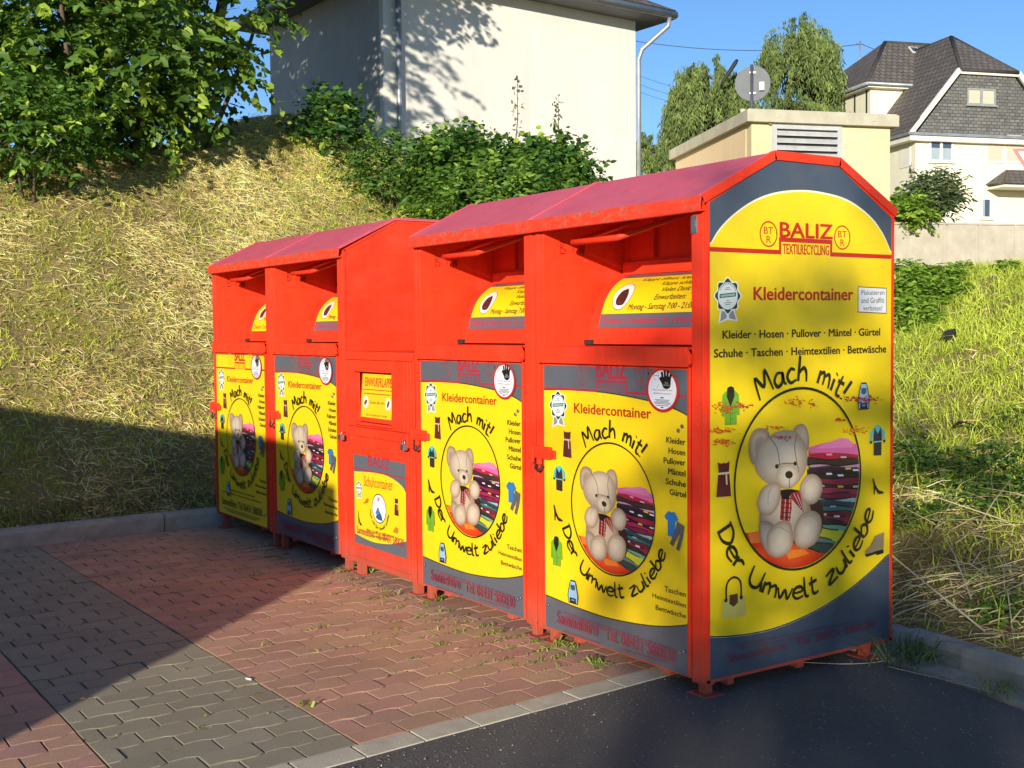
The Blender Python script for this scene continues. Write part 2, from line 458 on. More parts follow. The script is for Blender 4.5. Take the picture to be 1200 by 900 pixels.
o = mb.build('asphalt_road', M['asphalt']); tag(o, kind='structure')
# yard beyond the paving towards the viewer (outside the picture)
mb = MB(); mb.add([(-60, -40, -0.04), (-0.1, -40, -0.012), (-0.1, -4.6, -0.012), (-60, -4.6, -0.04)], [(0, 1, 2, 3)])
o = mb.build('yard_asphalt', M['asphalt']); tag(o, kind='structure')

# kerbs
def kerb_run(mb, pts, h, wd, seg=1.0, inward=None, zf=None):
    """pts polyline of the front foot; wd to the left side of travel"""
    for (p, q) in zip(pts[:-1], pts[1:]):
        p = np.array(p, float); q = np.array(q, float); L = np.linalg.norm(q-p); d = (q-p)/L; nrm = np.array([-d[1], d[0]])
        n_ = max(1, int(round(L/seg)))
        for i in range(n_):
            a_ = p+d*(L*i/n_+0.004); b_ = p+d*(L*(i+1)/n_-0.004)
            za = float(gz(a_[0])); jz = rng.normal(0, 0.003); jo = nrm*rng.normal(0, 0.003)
            prof = [(0, -0.12), (0.0, h-0.03), (0.012, h-0.008), (0.03, h), (wd-0.01, h), (wd, h-0.01), (wd, -0.12)]
            A = [(*(a_+nrm*u+jo), za+v+jz) for u, v in prof]; B = [(*(b_+nrm*u+jo), za+v+jz) for u, v in prof]
            k = len(prof)
            mb.add(A+B, [tuple(range(k)), tuple(range(k, 2*k))[::-1]]+[(i_, i_+1, k+i_+1, k+i_) for i_ in range(k-1)])
mb = MB()
kerb_run(mb, [(-5.50, 1.13), (-5.47, -0.4), (-5.40, -1.6), (-5.33, -5.0)][::-1], 0.13, 0.13)
kerb_run(mb, [(0.36, 1.10), (0.02, 1.13), (-5.50, 1.13)][::-1], 0.10, 0.11)
kerb_run(mb, [(0.36, 1.08), (0.95, 0.99), (2.0, 0.85), (4.0, 0.62), (8.0, 0.3), (14, 0.0)], 0.105, 0.12)
o = mb.build('kerb', M['kerbstone'], bevel=0.003); tag(o, kind='structure')
# flat gutter stones in front of the right kerb
mb = MB()
gp = [(-0.30, 1.02), (0.05, 0.99), (0.36, 0.96), (0.95, 0.865), (2.0, 0.72), (4.0, 0.5), (8.0, 0.18), (14, -0.12)]
kp = [(-0.30, 1.135), (0.05, 1.125), (0.36, 1.08), (0.95, 0.99), (2.0, 0.85), (4.0, 0.62), (8.0, 0.3), (14, 0.0)]
for i in range(len(gp)-1):
    mb.prism([(*gp[i], 0.008), (*gp[i+1], 0.008), (*kp[i+1], 0.014), (*kp[i], 0.014)], (0, 0, -0.05))
o = mb.build('gutter_strip', M['kerbstone']); tag(o, kind='structure')
# ------------------------------------------------------------------ printed artwork
_tc = {}
def text_tris(s, bold=0.0, shear=0.0):
    key = (s, bold, shear)
    if key in _tc: return _tc[key]
    cu = bpy.data.curves.new('lettering', 'FONT'); cu.body = s; cu.size = 1; cu.offset = bold; cu.shear = shear; cu.resolution_u = 3
    o = bpy.data.objects.new('lettering', cu); COL.objects.link(o)
    bpy.context.view_layer.update()
    dg = bpy.context.evaluated_depsgraph_get(); me = o.evaluated_get(dg).to_mesh()
    me.calc_loop_triangles()
    v = np.array([tuple(p.co)[:2] for p in me.vertices]); t = [tuple(x.vertices) for x in me.loop_triangles]
    o.evaluated_get(dg).to_mesh_clear()
    COL.objects.unlink(o); bpy.data.objects.remove(o); bpy.data.curves.remove(cu)
    _tc[key] = (v, t); return _tc[key]
CAP = None
class Art:
    def __init__(s, to3, normal, step=0.00004):
        s.to3 = to3; s.n = np.array(normal, float); s.V = []; s.T = []; s.C = []; s.k = 0; s.step = step; s.base = 0.0008
    def _put(s, pts, tris, cols, lay=True):
        b = len(s.V); off = s.n*(s.base+s.k*s.step)
        for p, c in zip(pts, cols):
            s.V.append(np.array(s.to3(p[0], p[1]))+off); s.C.append(c[:3])
        s.T += [(b+t[0], b+t[1], b+t[2]) for t in tris]
        if lay: s.k += 1
    def poly(s, pts, col, lay=True):
        pts = [tuple(p) for p in pts]
        tr = tessellate_polygon([[Vector((p[0], p[1], 0)) for p in pts]])
        c = lin(col); s._put(pts, tr, [c]*len(pts), lay)
    def fan(s, pts, cin, cout, centre=None, lay=True):
        n = len(pts); c = np.mean(np.array(pts), 0) if centre is None else np.array(centre)
        cm = [(a+b_)/2 for a, b_ in zip(cin, cout)]
        inner = [tuple(c+(np.array(p)-c)*0.62) for p in pts]
        cmid = lin([i*0.72+o_*0.28 for i, o_ in zip(cin, cout)])
        P = [tuple(c)]+inner+[tuple(p) for p in pts]
        T = []
        for i in range(n):
            j = (i+1) % n
            T.append((0, 1+i, 1+j)); T.append((1+i, 1+n+i, 1+n+j)); T.append((1+i, 1+n+j, 1+j))
        s._put(P, T, [lin(cin)]+[cmid]*n+[lin(cout)]*n, lay)
    def ribbon(s, pts, w, col, lay=True, taper=False):
        pts = np.array(pts, float); n = len(pts)
        if n < 2: return
        L = []; R_ = []
        for i in range(n):
            t = pts[min(i+1, n-1)]-pts[max(i-1, 0)]; t = t/(np.linalg.norm(t)+1e-9); nn = np.array([-t[1], t[0]])
            ww = w/2*(1 if not taper else (0.55+0.45*math.sin(PI*(i+0.5)/n)))
            e = 0
            L.append(pts[i]+nn*ww); R_.append(pts[i]-nn*ww)
        P = L+R_; T = []
        for i in range(n-1): T += [(i, i+1, n+i+1), (i, n+i+1, n+i)]
        c = lin(col); s._put(P, T, [c]*len(P), lay)
    def textfit(s, st, p0, p1, h, col, bold=0.0, shear=0.0, up=(0, 1), jit=0.0):
        """first glyph's left edge at p0, last glyph's right edge at p1 (both on the base line), capital height h"""
        v, t = text_tris(st, 0.0, shear); hv, _ = text_tris('H', 0.0, 0.0)
        cap = hv[:, 1].max(); x0, x1 = v[:, 0].min(), v[:, 0].max()
        p0 = np.array(p0, float); p1 = np.array(p1, float); upv = np.array(up, float)
        P = [p0+(p1-p0)*((q[0]-x0)/(x1-x0))+upv*h*q[1]/cap for q in v]
        c = lin(col); bw_ = h*bold*1.6
        if bold <= 0: s._put(P, t, [c]*len(P))
        else:
            for dx, dz in ((-bw_, 0), (bw_, 0), (0, bw_*.6), (0, -bw_*.6)): s._put([q+np.array([dx, dz]) for q in P], t, [c]*len(P), lay=False); s.k += 0.25
            s.k = int(s.k)+1
    def build(s, name, mat, parent):
        o = np_mesh(name, np.array(s.V), np.array(s.T), mat, np.array(s.C), parent)
        return o

def ell(cx, cy, rx, ry, rot=0, n=32, a0=0, a1=2*PI):
    c, s_ = math.cos(rot), math.sin(rot); o = []
    for i in range(n):
        a = a0+(a1-a0)*i/(n if abs(a1-a0-2*PI) < 1e-6 else n-1)
        x, y = rx*math.cos(a), ry*math.sin(a); o.append((cx+x*c-y*s_, cy+x*s_+y*c))
    return o
def crom(pts, n=6, closed=False):
    P = [np.array(p, float) for p in pts]; m_ = len(P); o = []
    rngi = range(m_) if closed else range(m_-1)
    for i in rngi:
        if closed: a, b_, c, d = P[i-1], P[i], P[(i+1) % m_], P[(i+2) % m_]
        else: a, b_, c, d = P[max(i-1, 0)], P[i], P[i+1], P[min(i+2, m_-1)]
        for k in range(n):
            t = k/n
            o.append(0.5*((2*b_)+(c-a)*t+(2*a-5*b_+4*c-d)*t*t+(3*b_-a-3*c+d)*t**3))
    if not closed: o.append(P[-1])
    return [tuple(q) for q in o]
def clip_circle(pts, R=1.0, n=64):
    """Sutherland-Hodgman against a circle polygon centred on 0"""
    out = [tuple(p) for p in pts]
    for i in range(n):
        a0 = 2*PI*i/n; a1 = 2*PI*(i+1)/n
        A = (R*math.cos(a0), R*math.sin(a0)); B = (R*math.cos(a1), R*math.sin(a1))
        def ins(p): return (B[0]-A[0])*(p[1]-A[1])-(B[1]-A[1])*(p[0]-A[0]) >= 0
        def inter(p, q):
            d1 = (B[0]-A[0])*(p[1]-A[1])-(B[1]-A[1])*(p[0]-A[0]); d2 = (B[0]-A[0])*(q[1]-A[1])-(B[1]-A[1])*(q[0]-A[0])
            t = d1/(d1-d2); return (p[0]+(q[0]-p[0])*t, p[1]+(q[1]-p[1])*t)
        inp = out; out = []
        if not inp: return []
        for k in range(len(inp)):
            p, q = inp[k-1], inp[k]
            if ins(q):
                if not ins(p): out.append(inter(p, q))
                out.append(q)
            elif ins(p): out.append(inter(p, q))
    return out

GLY = {
 'M': (.78, [[(0,0),(.10,.92),(.36,.38),(.62,.97),(.70,.03)]]),
 'a': (.58, [[(.44,.50),(.20,.55),(.02,.28),(.14,.02),(.36,.14),(.45,.50),(.46,.10),(.56,.02)]]),
 'c': (.50, [[(.42,.48),(.22,.55),(.03,.28),(.16,.0),(.45,.08)]]),
 'h': (.52, [[(.05,1.02),(.02,0)],[(.04,.30),(.24,.55),(.38,.40),(.42,0)]]),
 'm': (.66, [[(.04,.55),(.02,0)],[(.04,.36),(.20,.55),(.28,.38),(.28,.03)],[(.28,.36),(.46,.56),(.55,.38),(.58,0)]]),
 'i': (.22, [[(.05,.52),(.07,0)],[(.07,.74),(.10,.80)]]),
 't': (.40, [[(.14,.88),(.12,.12),(.24,0),(.36,.06)],[(0,.56),(.34,.62)]]),
 '!': (.20, [[(.10,1.0),(.05,.30)],[(.04,.06),(.06,.0)]]),
 'D': (.62, [[(.08,.92),(.05,0)],[(-.02,.88),(.34,.86),(.55,.50),(.34,.10),(0,.02)]]),
 'e': (.50, [[(.05,.27),(.42,.34),(.34,.55),(.12,.50),(.03,.22),(.18,0),(.45,.08)]]),
 'r': (.40, [[(.03,.55),(.06,0)],[(.06,.32),(.20,.54),(.36,.50)]]),
 'U': (.68, [[(.04,.92),(.05,.25),(.24,0),(.48,.18),(.54,.92)],[(.54,.40),(.62,0)]]),
 'w': (.66, [[(0,.52),(.12,.02),(.30,.42),(.44,.02),(.60,.56)]]),
 'l': (.26, [[(.06,1.0),(.05,.12),(.20,.0)]]),
 'z': (.50, [[(0,.52),(.40,.54),(.02,.03),(.46,.02)]]),
 'u': (.52, [[(.03,.52),(.05,.12),(.20,0),(.38,.16),(.42,.54)],[(.42,.54),(.42,0)]]),
 'b': (.50, [[(.07,1.0),(.05,.05)],[(.06,.30),(.28,.54),(.42,.26),(.26,.0),(.06,.06)]]),
 ' ': (.42, []),
}
def hand_arc(A, st, cx, cz, R, rb, a0, a1, h, w, col, top):
    adv = [GLY[ch][0] for ch in st]; tot = sum(adv); x = 0
    for ch, ad in zip(st, adv):
        ang0 = a0+(a1-a0)*((x+ad/2)/tot); wsc = abs(a1-a0)*rb/tot
        jit = random.uniform(-.05, .05)
        if top: upv = np.array([math.cos(ang0), math.sin(ang0)]); rt = np.array([upv[1], -upv[0]])
        else: upv = -np.array([math.cos(ang0), math.sin(ang0)]); rt = np.array([upv[1], -upv[0]])
        ca, sa = math.cos(jit), math.sin(jit); rt2 = rt*ca+upv*sa; up2 = upv*ca-rt*sa
        o = np.array([cx, cz])+R*rb*np.array([math.cos(ang0), math.sin(ang0)])
        for st_ in GLY[ch][1]:
            q = crom(st_, 5) if len(st_) > 2 else [tuple(np.array(st_[0])*(1-k/3)+np.array(st_[1])*k/3) for k in range(4)]
            pts = [o+rt2*(p[0]-ad/2)*wsc*R+up2*p[1]*h*R for p in q]
            A.ribbon(pts, w*R*1.0, col, lay=False, taper=len(st_) > 2)
            A.k += 0.34
        x += ad
    A.k = int(A.k)+2

# pixel helpers for measuring the two big stickers on their own planes
def SP(px, py): p = onplane(px, py, (0.004, 0, 0), (1, 0, 0)); return (p[1], p[2])
def DP(px, py): p = onplane(px, py, (0, -0.012, 0), (0, 1, 0)); return (p[0], p[2])
RC = SP(937.0, 561.0); RR = 0.372
def bu(X, Y):      # teddy drawing measured on the big side panel -> unit disc
    p = SP(860+X/4.5, 480+Y/4.5); return ((p[0]-RC[0])/RR, (p[1]-RC[1])/RR)

def teddy(A, cx, cz, R, grey=0.0):
    def T(pts): return [(cx+p[0]*R, cz+p[1]*R) for p in pts]
    def B(pts, n=5, closed=True): return crom([bu(*p) for p in pts], n, closed)
    # orange floor
    fl = clip_circle([bu(0, 655), bu(70, 650), bu(250, 655), bu(500, 672), bu(760, 715), bu(760, 1000), bu(-100, 1000)], 0.985)
    A.fan(T(fl), (232, 84, 30), (205, 40, 18))
    for q, c in (([(75,650),(135,640),(150,700),(90,705)], (240, 120, 50)), ([(270,745),(370,735),(400,760),(290,790)], (245, 130, 40)), ([(395,725),(430,715),(470,730),(420,748)], (240, 110, 50)), ([(130,715),(200,760),(160,790),(110,740)], (222, 60, 24))):
        A.poly(T([bu(*p) for p in q]), c)
    # folded clothes, bottom to top
    st = [(655, 735, (52, 70, 66)), (628, 690, (96, 130, 118)), (592, 668, (208, 205, 48)), (575, 612, (120, 168, 138)), (560, 592, (40, 44, 50)), (536, 572, (150, 36, 60)),
          (515, 548, (118, 26, 52)), (492, 528, (60, 110, 108)), (470, 505, (44, 66, 84)), (455, 480, (150, 195, 190)), (428, 470, (128, 24, 66)), (405, 442, (168, 34, 84)), (385, 415, (62, 22, 40)),
          (350, 398, (142, 26, 66)), (318, 362, (40, 30, 42)), (296, 335, (52, 26, 48)), (272, 305, (208, 150, 178)), (246, 292, (56, 44, 44)), (218, 262, (178, 30, 56)), (176, 236, (226, 104, 164)), (150, 200, (236, 130, 178))]
    for i, (t, b_, c) in enumerate(st):
        sl_ = 0.0+0.16*max(0, (t-430)/260.0)*1.6
        l0 = 392+8*math.sin(i*2.1); 
        def yy(X, base): return base+(X-390)*sl_+5*math.sin(X*0.03+i*1.7)
        xs_ = np.linspace(l0, 745, 12)
        if i == len(st)-1: P = [(470,182),(560,150),(600,152),(628,180),(620,200),(430,205)]
        elif i == len(st)-2: P = [(392,200),(450,182),(560,158),(625,178),(690,186),(700,246),(600,232),(500,224),(398,232)]
        else: P = [(x, yy(x, t)) for x in xs_]+[(x, yy(x, b_)) for x in xs_[::-1]]
        pl_ = clip_circle([bu(*p) for p in P], 0.985)
        if len(pl_) < 3: continue
        A.poly(T(pl_), c)
        if i < len(st)-2:
            hl = [bu(x, yy(x, t+3)) for x in xs_]; hl = [p for p in hl if p[0]**2+p[1]**2 < 0.95]
            if len(hl) > 2: A.ribbon(T(hl), 0.014*R, tuple(min(255, int(k*1.35+22)) for k in c)); 
            hl = [bu(x, yy(x, b_-2)) for x in xs_]; hl = [p for p in hl if p[0]**2+p[1]**2 < 0.95]
            if len(hl) > 2: A.ribbon(T(hl), 0.016*R, tuple(int(k*0.35) for k in c))
    for (x, y, c) in ((500, 338, (230,225,230)), (560, 346, (230,225,230)), (600, 310, (225,205,80)), (640, 318, (230,225,230)), (470, 552, (220,220,220)), (540, 562, (230,228,225)), (560, 405, (220,200,70)), (460, 402, (190,170,150)), (575, 250, (220,180,190)), (500, 236, (230,150,170)), (640, 405, (210,200,190)), (430, 500, (170,190,190)), (520, 510, (160,180,180))):
        pp = bu(x, y)
        if pp[0]**2+pp[1]**2 < 0.9: A.poly(T([bu(x-16, y-4), bu(x+14, y-5), bu(x+18, y+5), bu(x-12, y+6)]), c)
    g = lambda c: tuple(int(v*(1-grey)) for v in c)
    fur_l, fur_m, fur_d = g((224, 206, 180)), g((200, 178, 150)), g((150, 122, 98))
    A.poly(T(B([(385,420),(460,500),(470,600),(430,690),(330,720),(300,600)])), (60, 30, 34))
    A.fan(T(B([(85,140),(120,100),(170,105),(185,140),(150,190),(125,270),(95,285),(76,220)])), fur_m, fur_d)
    A.fan(T(B([(105,165),(135,130),(165,140),(140,190),(118,240),(100,235)])), g((158,140,126)), fur_m)
    A.fan(T(B([(312,110),(340,78),(372,82),(392,130),(392,200),(375,215),(350,160)])), fur_m, fur_d)
    # body
    A.fan(T(B([(150,480),(240,430),(340,430),(385,470),(405,560),(350,640),(300,700),(170,690),(132,600)])), g((224,202,172)), g((150,120,96)))
    # head
    A.fan(T(B([(185,140),(240,112),(310,112),(355,148),(384,215),(380,300),(352,362),(300,412),(240,412),(165,382),(118,330),(106,280),(118,215),(150,170)])), fur_l, g((166,142,120)), centre=T([bu(250, 210)])[0])
    for ln in ([(180,140),(225,205),(240,300)], [(330,130),(318,200),(332,290)], [(262,375),(290,368),(318,372)], [(290,362),(291,412)], [(222,312),(235,290),(285,282),(330,292),(340,330)]):
        A.ribbon(T(B(ln, 5, False)), 0.012*R, g((120,104,92)))
    A.fan(T([bu(*p) for p in ell(281, 348, 60, 64)]), g((232,216,190)), g((184,160,134)))
    A.ribbon(T(B([(290,364),(291,412)], 4, False)), 0.012*R, g((110,94,84)))
    A.fan(T([bu(*p) for p in ell(288, 343, 20, 20)]), (60, 40, 34), (22, 16, 15))
    A.fan(T([bu(*p) for p in ell(224, 299, 10, 12)]), (40, 34, 32), (10, 9, 9)); A.fan(T([bu(*p) for p in ell(320, 284, 8, 11)]), (40, 34, 32), (10, 9, 9))
    # scarf
    red = (170, 40, 44)
    A.poly(T([bu(*p) for p in ((250,440),(300,436),(302,520),(292,588),(240,580))]), red)
    A.poly(T([bu(*p) for p in ((292,425),(345,436),(368,540),(352,528),(300,470))]), red)
    for x in (256, 268, 280, 291):
        A.ribbon(T([bu(x+3, 445), bu(x-6, 582)]), 0.010*R, (210, 190, 180) if x in (268, 291) else (50, 26, 34))
    for y in (465, 490, 515, 540, 565):
        A.ribbon(T([bu(245, y), bu(298, y+4)]), 0.010*R, (60, 26, 34) if y % 50 else (214, 186, 178))
    for k in range(4): A.ribbon(T([bu(302+10*k, 438+3*k), bu(345+6*k, 515+5*k)]), 0.009*R, (212, 184, 178) if k % 2 else (50, 24, 32))
    A.poly(T([bu(*p) for p in ((236,424),(300,418),(350,428),(300,440),(282,474),(250,468))]), (34, 20, 24))
    # legs and arms
    A.fan(T(B([(135,590),(200,600),(230,690),(235,760),(190,770),(150,720),(132,660)])), g((200,186,168)), g((140,118,100)))
    for q in ([(180,640),(230,592),(285,588),(306,640),(304,720),(270,765),(215,780),(178,750),(168,690)], [(318,610),(355,550),(410,532),(452,560),(458,625),(430,700),(370,732),(325,715),(314,660)],
              [(122,470),(150,410),(200,384),(238,395),(240,460),(222,520),(185,556),(140,548),(120,510)], [(345,400),(375,350),(420,340),(455,370),(464,420),(440,480),(400,500),(360,480),(348,440)]):
        A.fan(T(B(q)), g((232,212,186)), g((160,132,108)))
    for ln in ([(190,640),(235,620),(290,650)], [(360,570),(405,560),(440,590)], [(205,398),(180,440),(176,500)], [(405,352),(372,390),(366,450)]):
        A.ribbon(T(B(ln, 5, False)), 0.010*R, g((170,152,136)))
def ring_text(A, cx, cz, R, wr=0.028):
    o = ell(cx, cz, R*(1+wr/2), R*(1+wr/2), 0, 72); i = ell(cx, cz, R*(1-wr/2), R*(1-wr/2), 0, 72)
    n = 72; P = o+i; T = []
    for k in range(n): T += [(k, (k+1) % n, n+(k+1) % n), (k, n+(k+1) % n, n+k)]
    A._put(P, T, [lin((14, 34, 18))]*len(P))
    hand_arc(A, 'Mach mit!', cx, cz, R, 1.075, math.radians(125), math.radians(50), 0.27, 0.042, (16, 34, 16), True)
    hand_arc(A, 'Der Umwelt zuliebe', cx, cz, R, 1.325, math.radians(200), math.radians(340), 0.23, 0.040, (16, 34, 16), False)

BLK = (22, 26, 22)
def icon(A, kind, cx, cz, w_, h_):
    def T(pts): return [(cx+(p[0]-.5)*w_, cz+(p[1]-.5)*h_) for p in pts]
    if kind == 'dress':
        c = (88, 24, 36)
        A.poly(T([(.1,1),(.35,.95),(.5,.97),(.65,.95),(.9,1),(.85,.70),(.15,.70)]), c); A.poly(T([(.12,.64),(.88,.64),(1,0),(0,.02)]), c)
        A.poly(T([(.12,.70),(.88,.70),(.88,.64),(.12,.64)]), (214, 196, 150)); A.poly(T([(.62,.68),(.72,.68),(.76,.34),(.66,.34)]), (214, 196, 150))
    elif kind == 'suit':
        A.poly(T([(.3,.95),(.7,.95),(.95,.78),(1,.5),(.85,.5),(.8,.7),(.2,.7),(.15,.5),(0,.5),(.05,.78)]), (96, 190, 190))
        A.poly(T([(.28,.93),(.5,.72),(.72,.93),(.78,.48),(.22,.48)]), (38, 44, 60)); A.poly(T([(.38,1),(.62,1),(.6,.9),(.5,.8),(.4,.9)]), (84, 196, 200))
        A.poly(T([(.25,.44),(.75,.44),(.74,0),(.26,.02)]), (42, 40, 44)); A.poly(T([(.24,.48),(.76,.48),(.75,.44),(.25,.44)]), (120, 200, 205))
        A.poly(T([(0,.5),(.15,.5),(.14,.42),(.02,.42)]), (26,26,34)); A.poly(T([(.85,.5),(1,.5),(.98,.42),(.86,.42)]), (26,26,34))
    elif kind == 'shoe':
        A.poly(T([(0,1),(.12,.98),(.3,.55),(.55,.25),(.95,.12),(1,.02),(.6,0),(.42,.12),(.25,.38),(.2,.0),(.13,.0),(.1,.6)]), BLK)
    elif kind == 'coat':
        g_ = (112, 172, 44)
        A.poly(T([(.3,.9),(.7,.9),(.95,.78),(1,.25),(.84,.25),(.82,.62),(.84,0),(.18,.0),(.2,.62),(.16,.22),(0,.25),(.05,.78)]), g_)
        A.poly(T([(.32,.96),(.5,1),(.68,.96),(.72,.74),(.5,.45),(.28,.74)]), (18, 24, 18)); A.ribbon(T([(.5,.45),(.5,.02)]), 0.025*w_, (60, 96, 24))
        for y in (.38, .26, .14): A.poly(T([(.56,y),(.62,y),(.62,y+.02),(.56,y+.02)]), (24, 34, 18))
        A.ribbon(T([(.22,.30),(.4,.30)]), 0.02*w_, (60,96,24)); A.ribbon(T([(.6,.30),(.78,.30)]), 0.02*w_, (60,96,24))
    elif kind == 'backpack':
        A.poly(T([(.18,.85),(.3,1),(.7,1),(.82,.85),(1,.35),(.92,.02),(.08,.02),(0,.35)]), (30, 40, 52))
        A.poly(T([(.3,.94),(.7,.94),(.92,.38),(.88,.06),(.12,.06),(.08,.38)]), (150, 190, 216)); A.poly(T([(.3,.80),(.7,.80),(.72,.62),(.5,.56),(.28,.62)]), (58, 84, 108))
        A.poly(T([(.22,.26),(.78,.26),(.8,.05),(.2,.05)]), (28, 36, 46)); A.poly(T([(.36,.20),(.64,.20),(.64,.14),(.36,.14)]), (120,150,170))
    elif kind == 'shirt':
        A.poly(T([(.3,1),(.42,.95),(.6,.95),(.72,1),(1,.72),(.82,.6),(.76,.68),(.76,0),(.24,.02),(.24,.68),(.16,.6),(0,.76)]), (34, 122, 190)); A.ribbon(T([(.4,.96),(.5,.90),(.62,.96)]), 0.05*w_, (20, 80, 140))
    elif kind == 'trousers':
        A.poly(T([(.5,1),(1,.88),(.88,.45),(.62,0),(.42,.06),(.66,.5),(.62,.62),(.22,.12),(0,.2),(.38,.72)]), (92, 92, 100)); A.ribbon(T([(.7,.8),(.5,.35)]), 0.03*w_, (60, 60, 68))
    elif kind == 'boot':
        A.poly(T([(.55,.9),(1,1),(.98,.3),(.95,.12),(.05,.1),(.02,.3),(.3,.5)]), (146, 130, 100)); A.poly(T([(0,.14),(.4,.16),(.6,.2),(.98,.22),(.98,.05),(.62,.0),(.6,.08),(.1,.0)]), (30, 26, 24))
        A.ribbon(T([(.55,.88),(.32,.48)]), 0.03*w_, (96, 82, 60))
    elif kind == 'bag':
        A.ribbon(T(crom([(.2,.42),(.22,.85),(.5,1),(.78,.85),(.8,.42)], 5)), 0.07*w_, (30, 30, 32)); A.poly(T([(.05,.5),(.95,.5),(1,0),(0,.02)]), (208, 196, 96))
        A.poly(T([(.34,.58),(.66,.58),(.68,.36),(.5,.27),(.32,.36)]), (96, 60, 34)); A.poly(T([(.12,.5),(.26,.5),(.24,.42),(.14,.42)]), (40,36,34)); A.poly(T([(.74,.5),(.88,.5),(.86,.42),(.76,.42)]), (40,36,34))
def badge(A, cx, cz, R, sx=1.0):
    def sc_(pts): return [(cx+p[0]*R*sx, cz+p[1]*R) for p in pts]
    A.poly(sc_([(-.62,-.9),(-.75,-1.62),(-.05,-1.42),(.05,-1.42),(.85,-1.5),(.5,-.8)]), (236,236,230))
    A.poly(sc_([(-.5,-.9),(-.6,-1.50),(-.12,-1.30),(-.05,-.9)]), (150,150,150)); A.poly(sc_([(.05,-.9),(.14,-1.32),(.68,-1.40),(.42,-.8)]), (150,150,150))
    def flower(r, d): return [((r+d*math.cos(8*a))*math.cos(a), (r+d*math.cos(8*a))*math.sin(a)) for a in [2*PI*k/64 for k in range(64)]]
    A.poly(sc_(flower(1.02, .10)), (240, 240, 235)); A.poly(sc_(flower(.93, .10)), (24, 66, 52)); A.poly(sc_(ell(0, 0, .80, .80, 0, 32)), (226, 232, 230))
    A.poly(sc_(ell(0, 0, .66, .66, 0, 32)), (206, 214, 214)); A.poly(sc_(ell(0, 0, .64, .64, 0, 32)), (228, 232, 230))
    for k in range(12):
        a = math.radians(30+k*11); p = (math.cos(a)*.72, math.sin(a)*.72); A.poly(sc_([(p[0]-.03, p[1]-.04), (p[0]+.03, p[1]-.04), (p[0]+.03, p[1]+.04), (p[0]-.03, p[1]+.04)]), (40, 50, 50), lay=False)
    A.k += 1
    A.poly(sc_([(-.66,-.14),(.66,-.02),(.66,.22),(-.66,.10)]), (26, 80, 62)); A.poly(sc_([(-.58,-.08),(.58,.03),(.58,.16),(-.58,.05)]), (150, 190, 176))
    for y, l in ((.36, .25), (.46, .16), (-.30, .12), (-.42, .32), (-.52, .22)): A.ribbon(sc_([(-l, y), (l, y+.04)]), 0.035*R, (90, 100, 100))
def hand_sticker(A, cx, cz, rx, rz):
    def sc_(pts): return [(cx+p[0]*rx, cz+p[1]*rz) for p in pts]
    A.poly(sc_(ell(0, 0, 1.0, 1.0, 0, 48)), (196, 34, 34)); A.poly(sc_(ell(0, .01, .86, .88, 0, 48)), (232, 232, 238))
    h = (16, 16, 18)
    A.fan(sc_(crom([(.02,.55),(-.02,.30),(.10,.10),(.30,.06),(.48,.16),(.52,.38),(.50,.58),(.25,.66)], 4, True)), h, h)
    for q in ([(.04,.42),(-.02,.84)], [(.18,.5),(.16,.92)], [(.32,.5),(.35,.90)], [(.44,.46),(.54,.74)], [(.08,.28),(-.14,.58)]):
        A.ribbon(sc_([q[0], tuple((np.array(q[0])+q[1])/2), q[1]]), 0.135*rx, h)
    for q in ([(-.42,.86),(-.52,.74),(-.50,.52)], [(-.30,.86),(-.22,.72),(-.26,.56)], [(-.50,.66),(-.2,.66)], [(-.34,.10),(-.18,.26)], [(-.46,.50),(-.40,.46)], [(-.24,.46),(-.18,.50)]):
        A.ribbon(sc_(q), 0.02*rx, (90, 90, 100))
    A.textfit('Bitte', sc_([(.17, .32)])[0], sc_([(.36, .32)])[0], 0.05*rz, (230, 230, 230)); A.textfit('beachten!', sc_([(.10, .22)])[0], sc_([(.44, .22)])[0], 0.05*rz, (230, 230, 230))
    A.textfit('Was jetzt alles in den', sc_([(-.60, -.02)])[0], sc_([(.60, -.02)])[0], 0.065*rz, (120, 30, 40), 0.01)
    A.textfit('Altkleidercontainer?', sc_([(-.55, -.18)])[0], sc_([(.55, -.18)])[0], 0.065*rz, (120, 30, 40), 0.01)
    for y, l in ((-.34, .10), (-.44, .45), (-.50, .38), (-.56, .52), (-.62, .48), (-.70, .40), (-.78, .08)):
        A.ribbon(sc_([(-l, y), (l, y)]), (0.03 if l > .2 else .05)*rz, (110, 110, 118) if l > .2 else (40, 40, 44))
GREY = (84, 90, 100); YEL = (250, 214, 20); RED = (196, 34, 18)
def btr(A, c, rx, rz, col, w=0.006):
    o = ell(c[0], c[1], rx, rz, 0, 32); A.ribbon(o+[o[0], o[1]], w, col)
    A.textfit('BT', (c[0]-rx*.55, c[1]+rz*.02), (c[0]+rx*.55, c[1]+rz*.02), rz*.55, col, 0.01)
    A.textfit('R', (c[0]-rx*.24, c[1]-rz*.72), (c[0]+rx*.28, c[1]-rz*.72), rz*.55, col, 0.01)

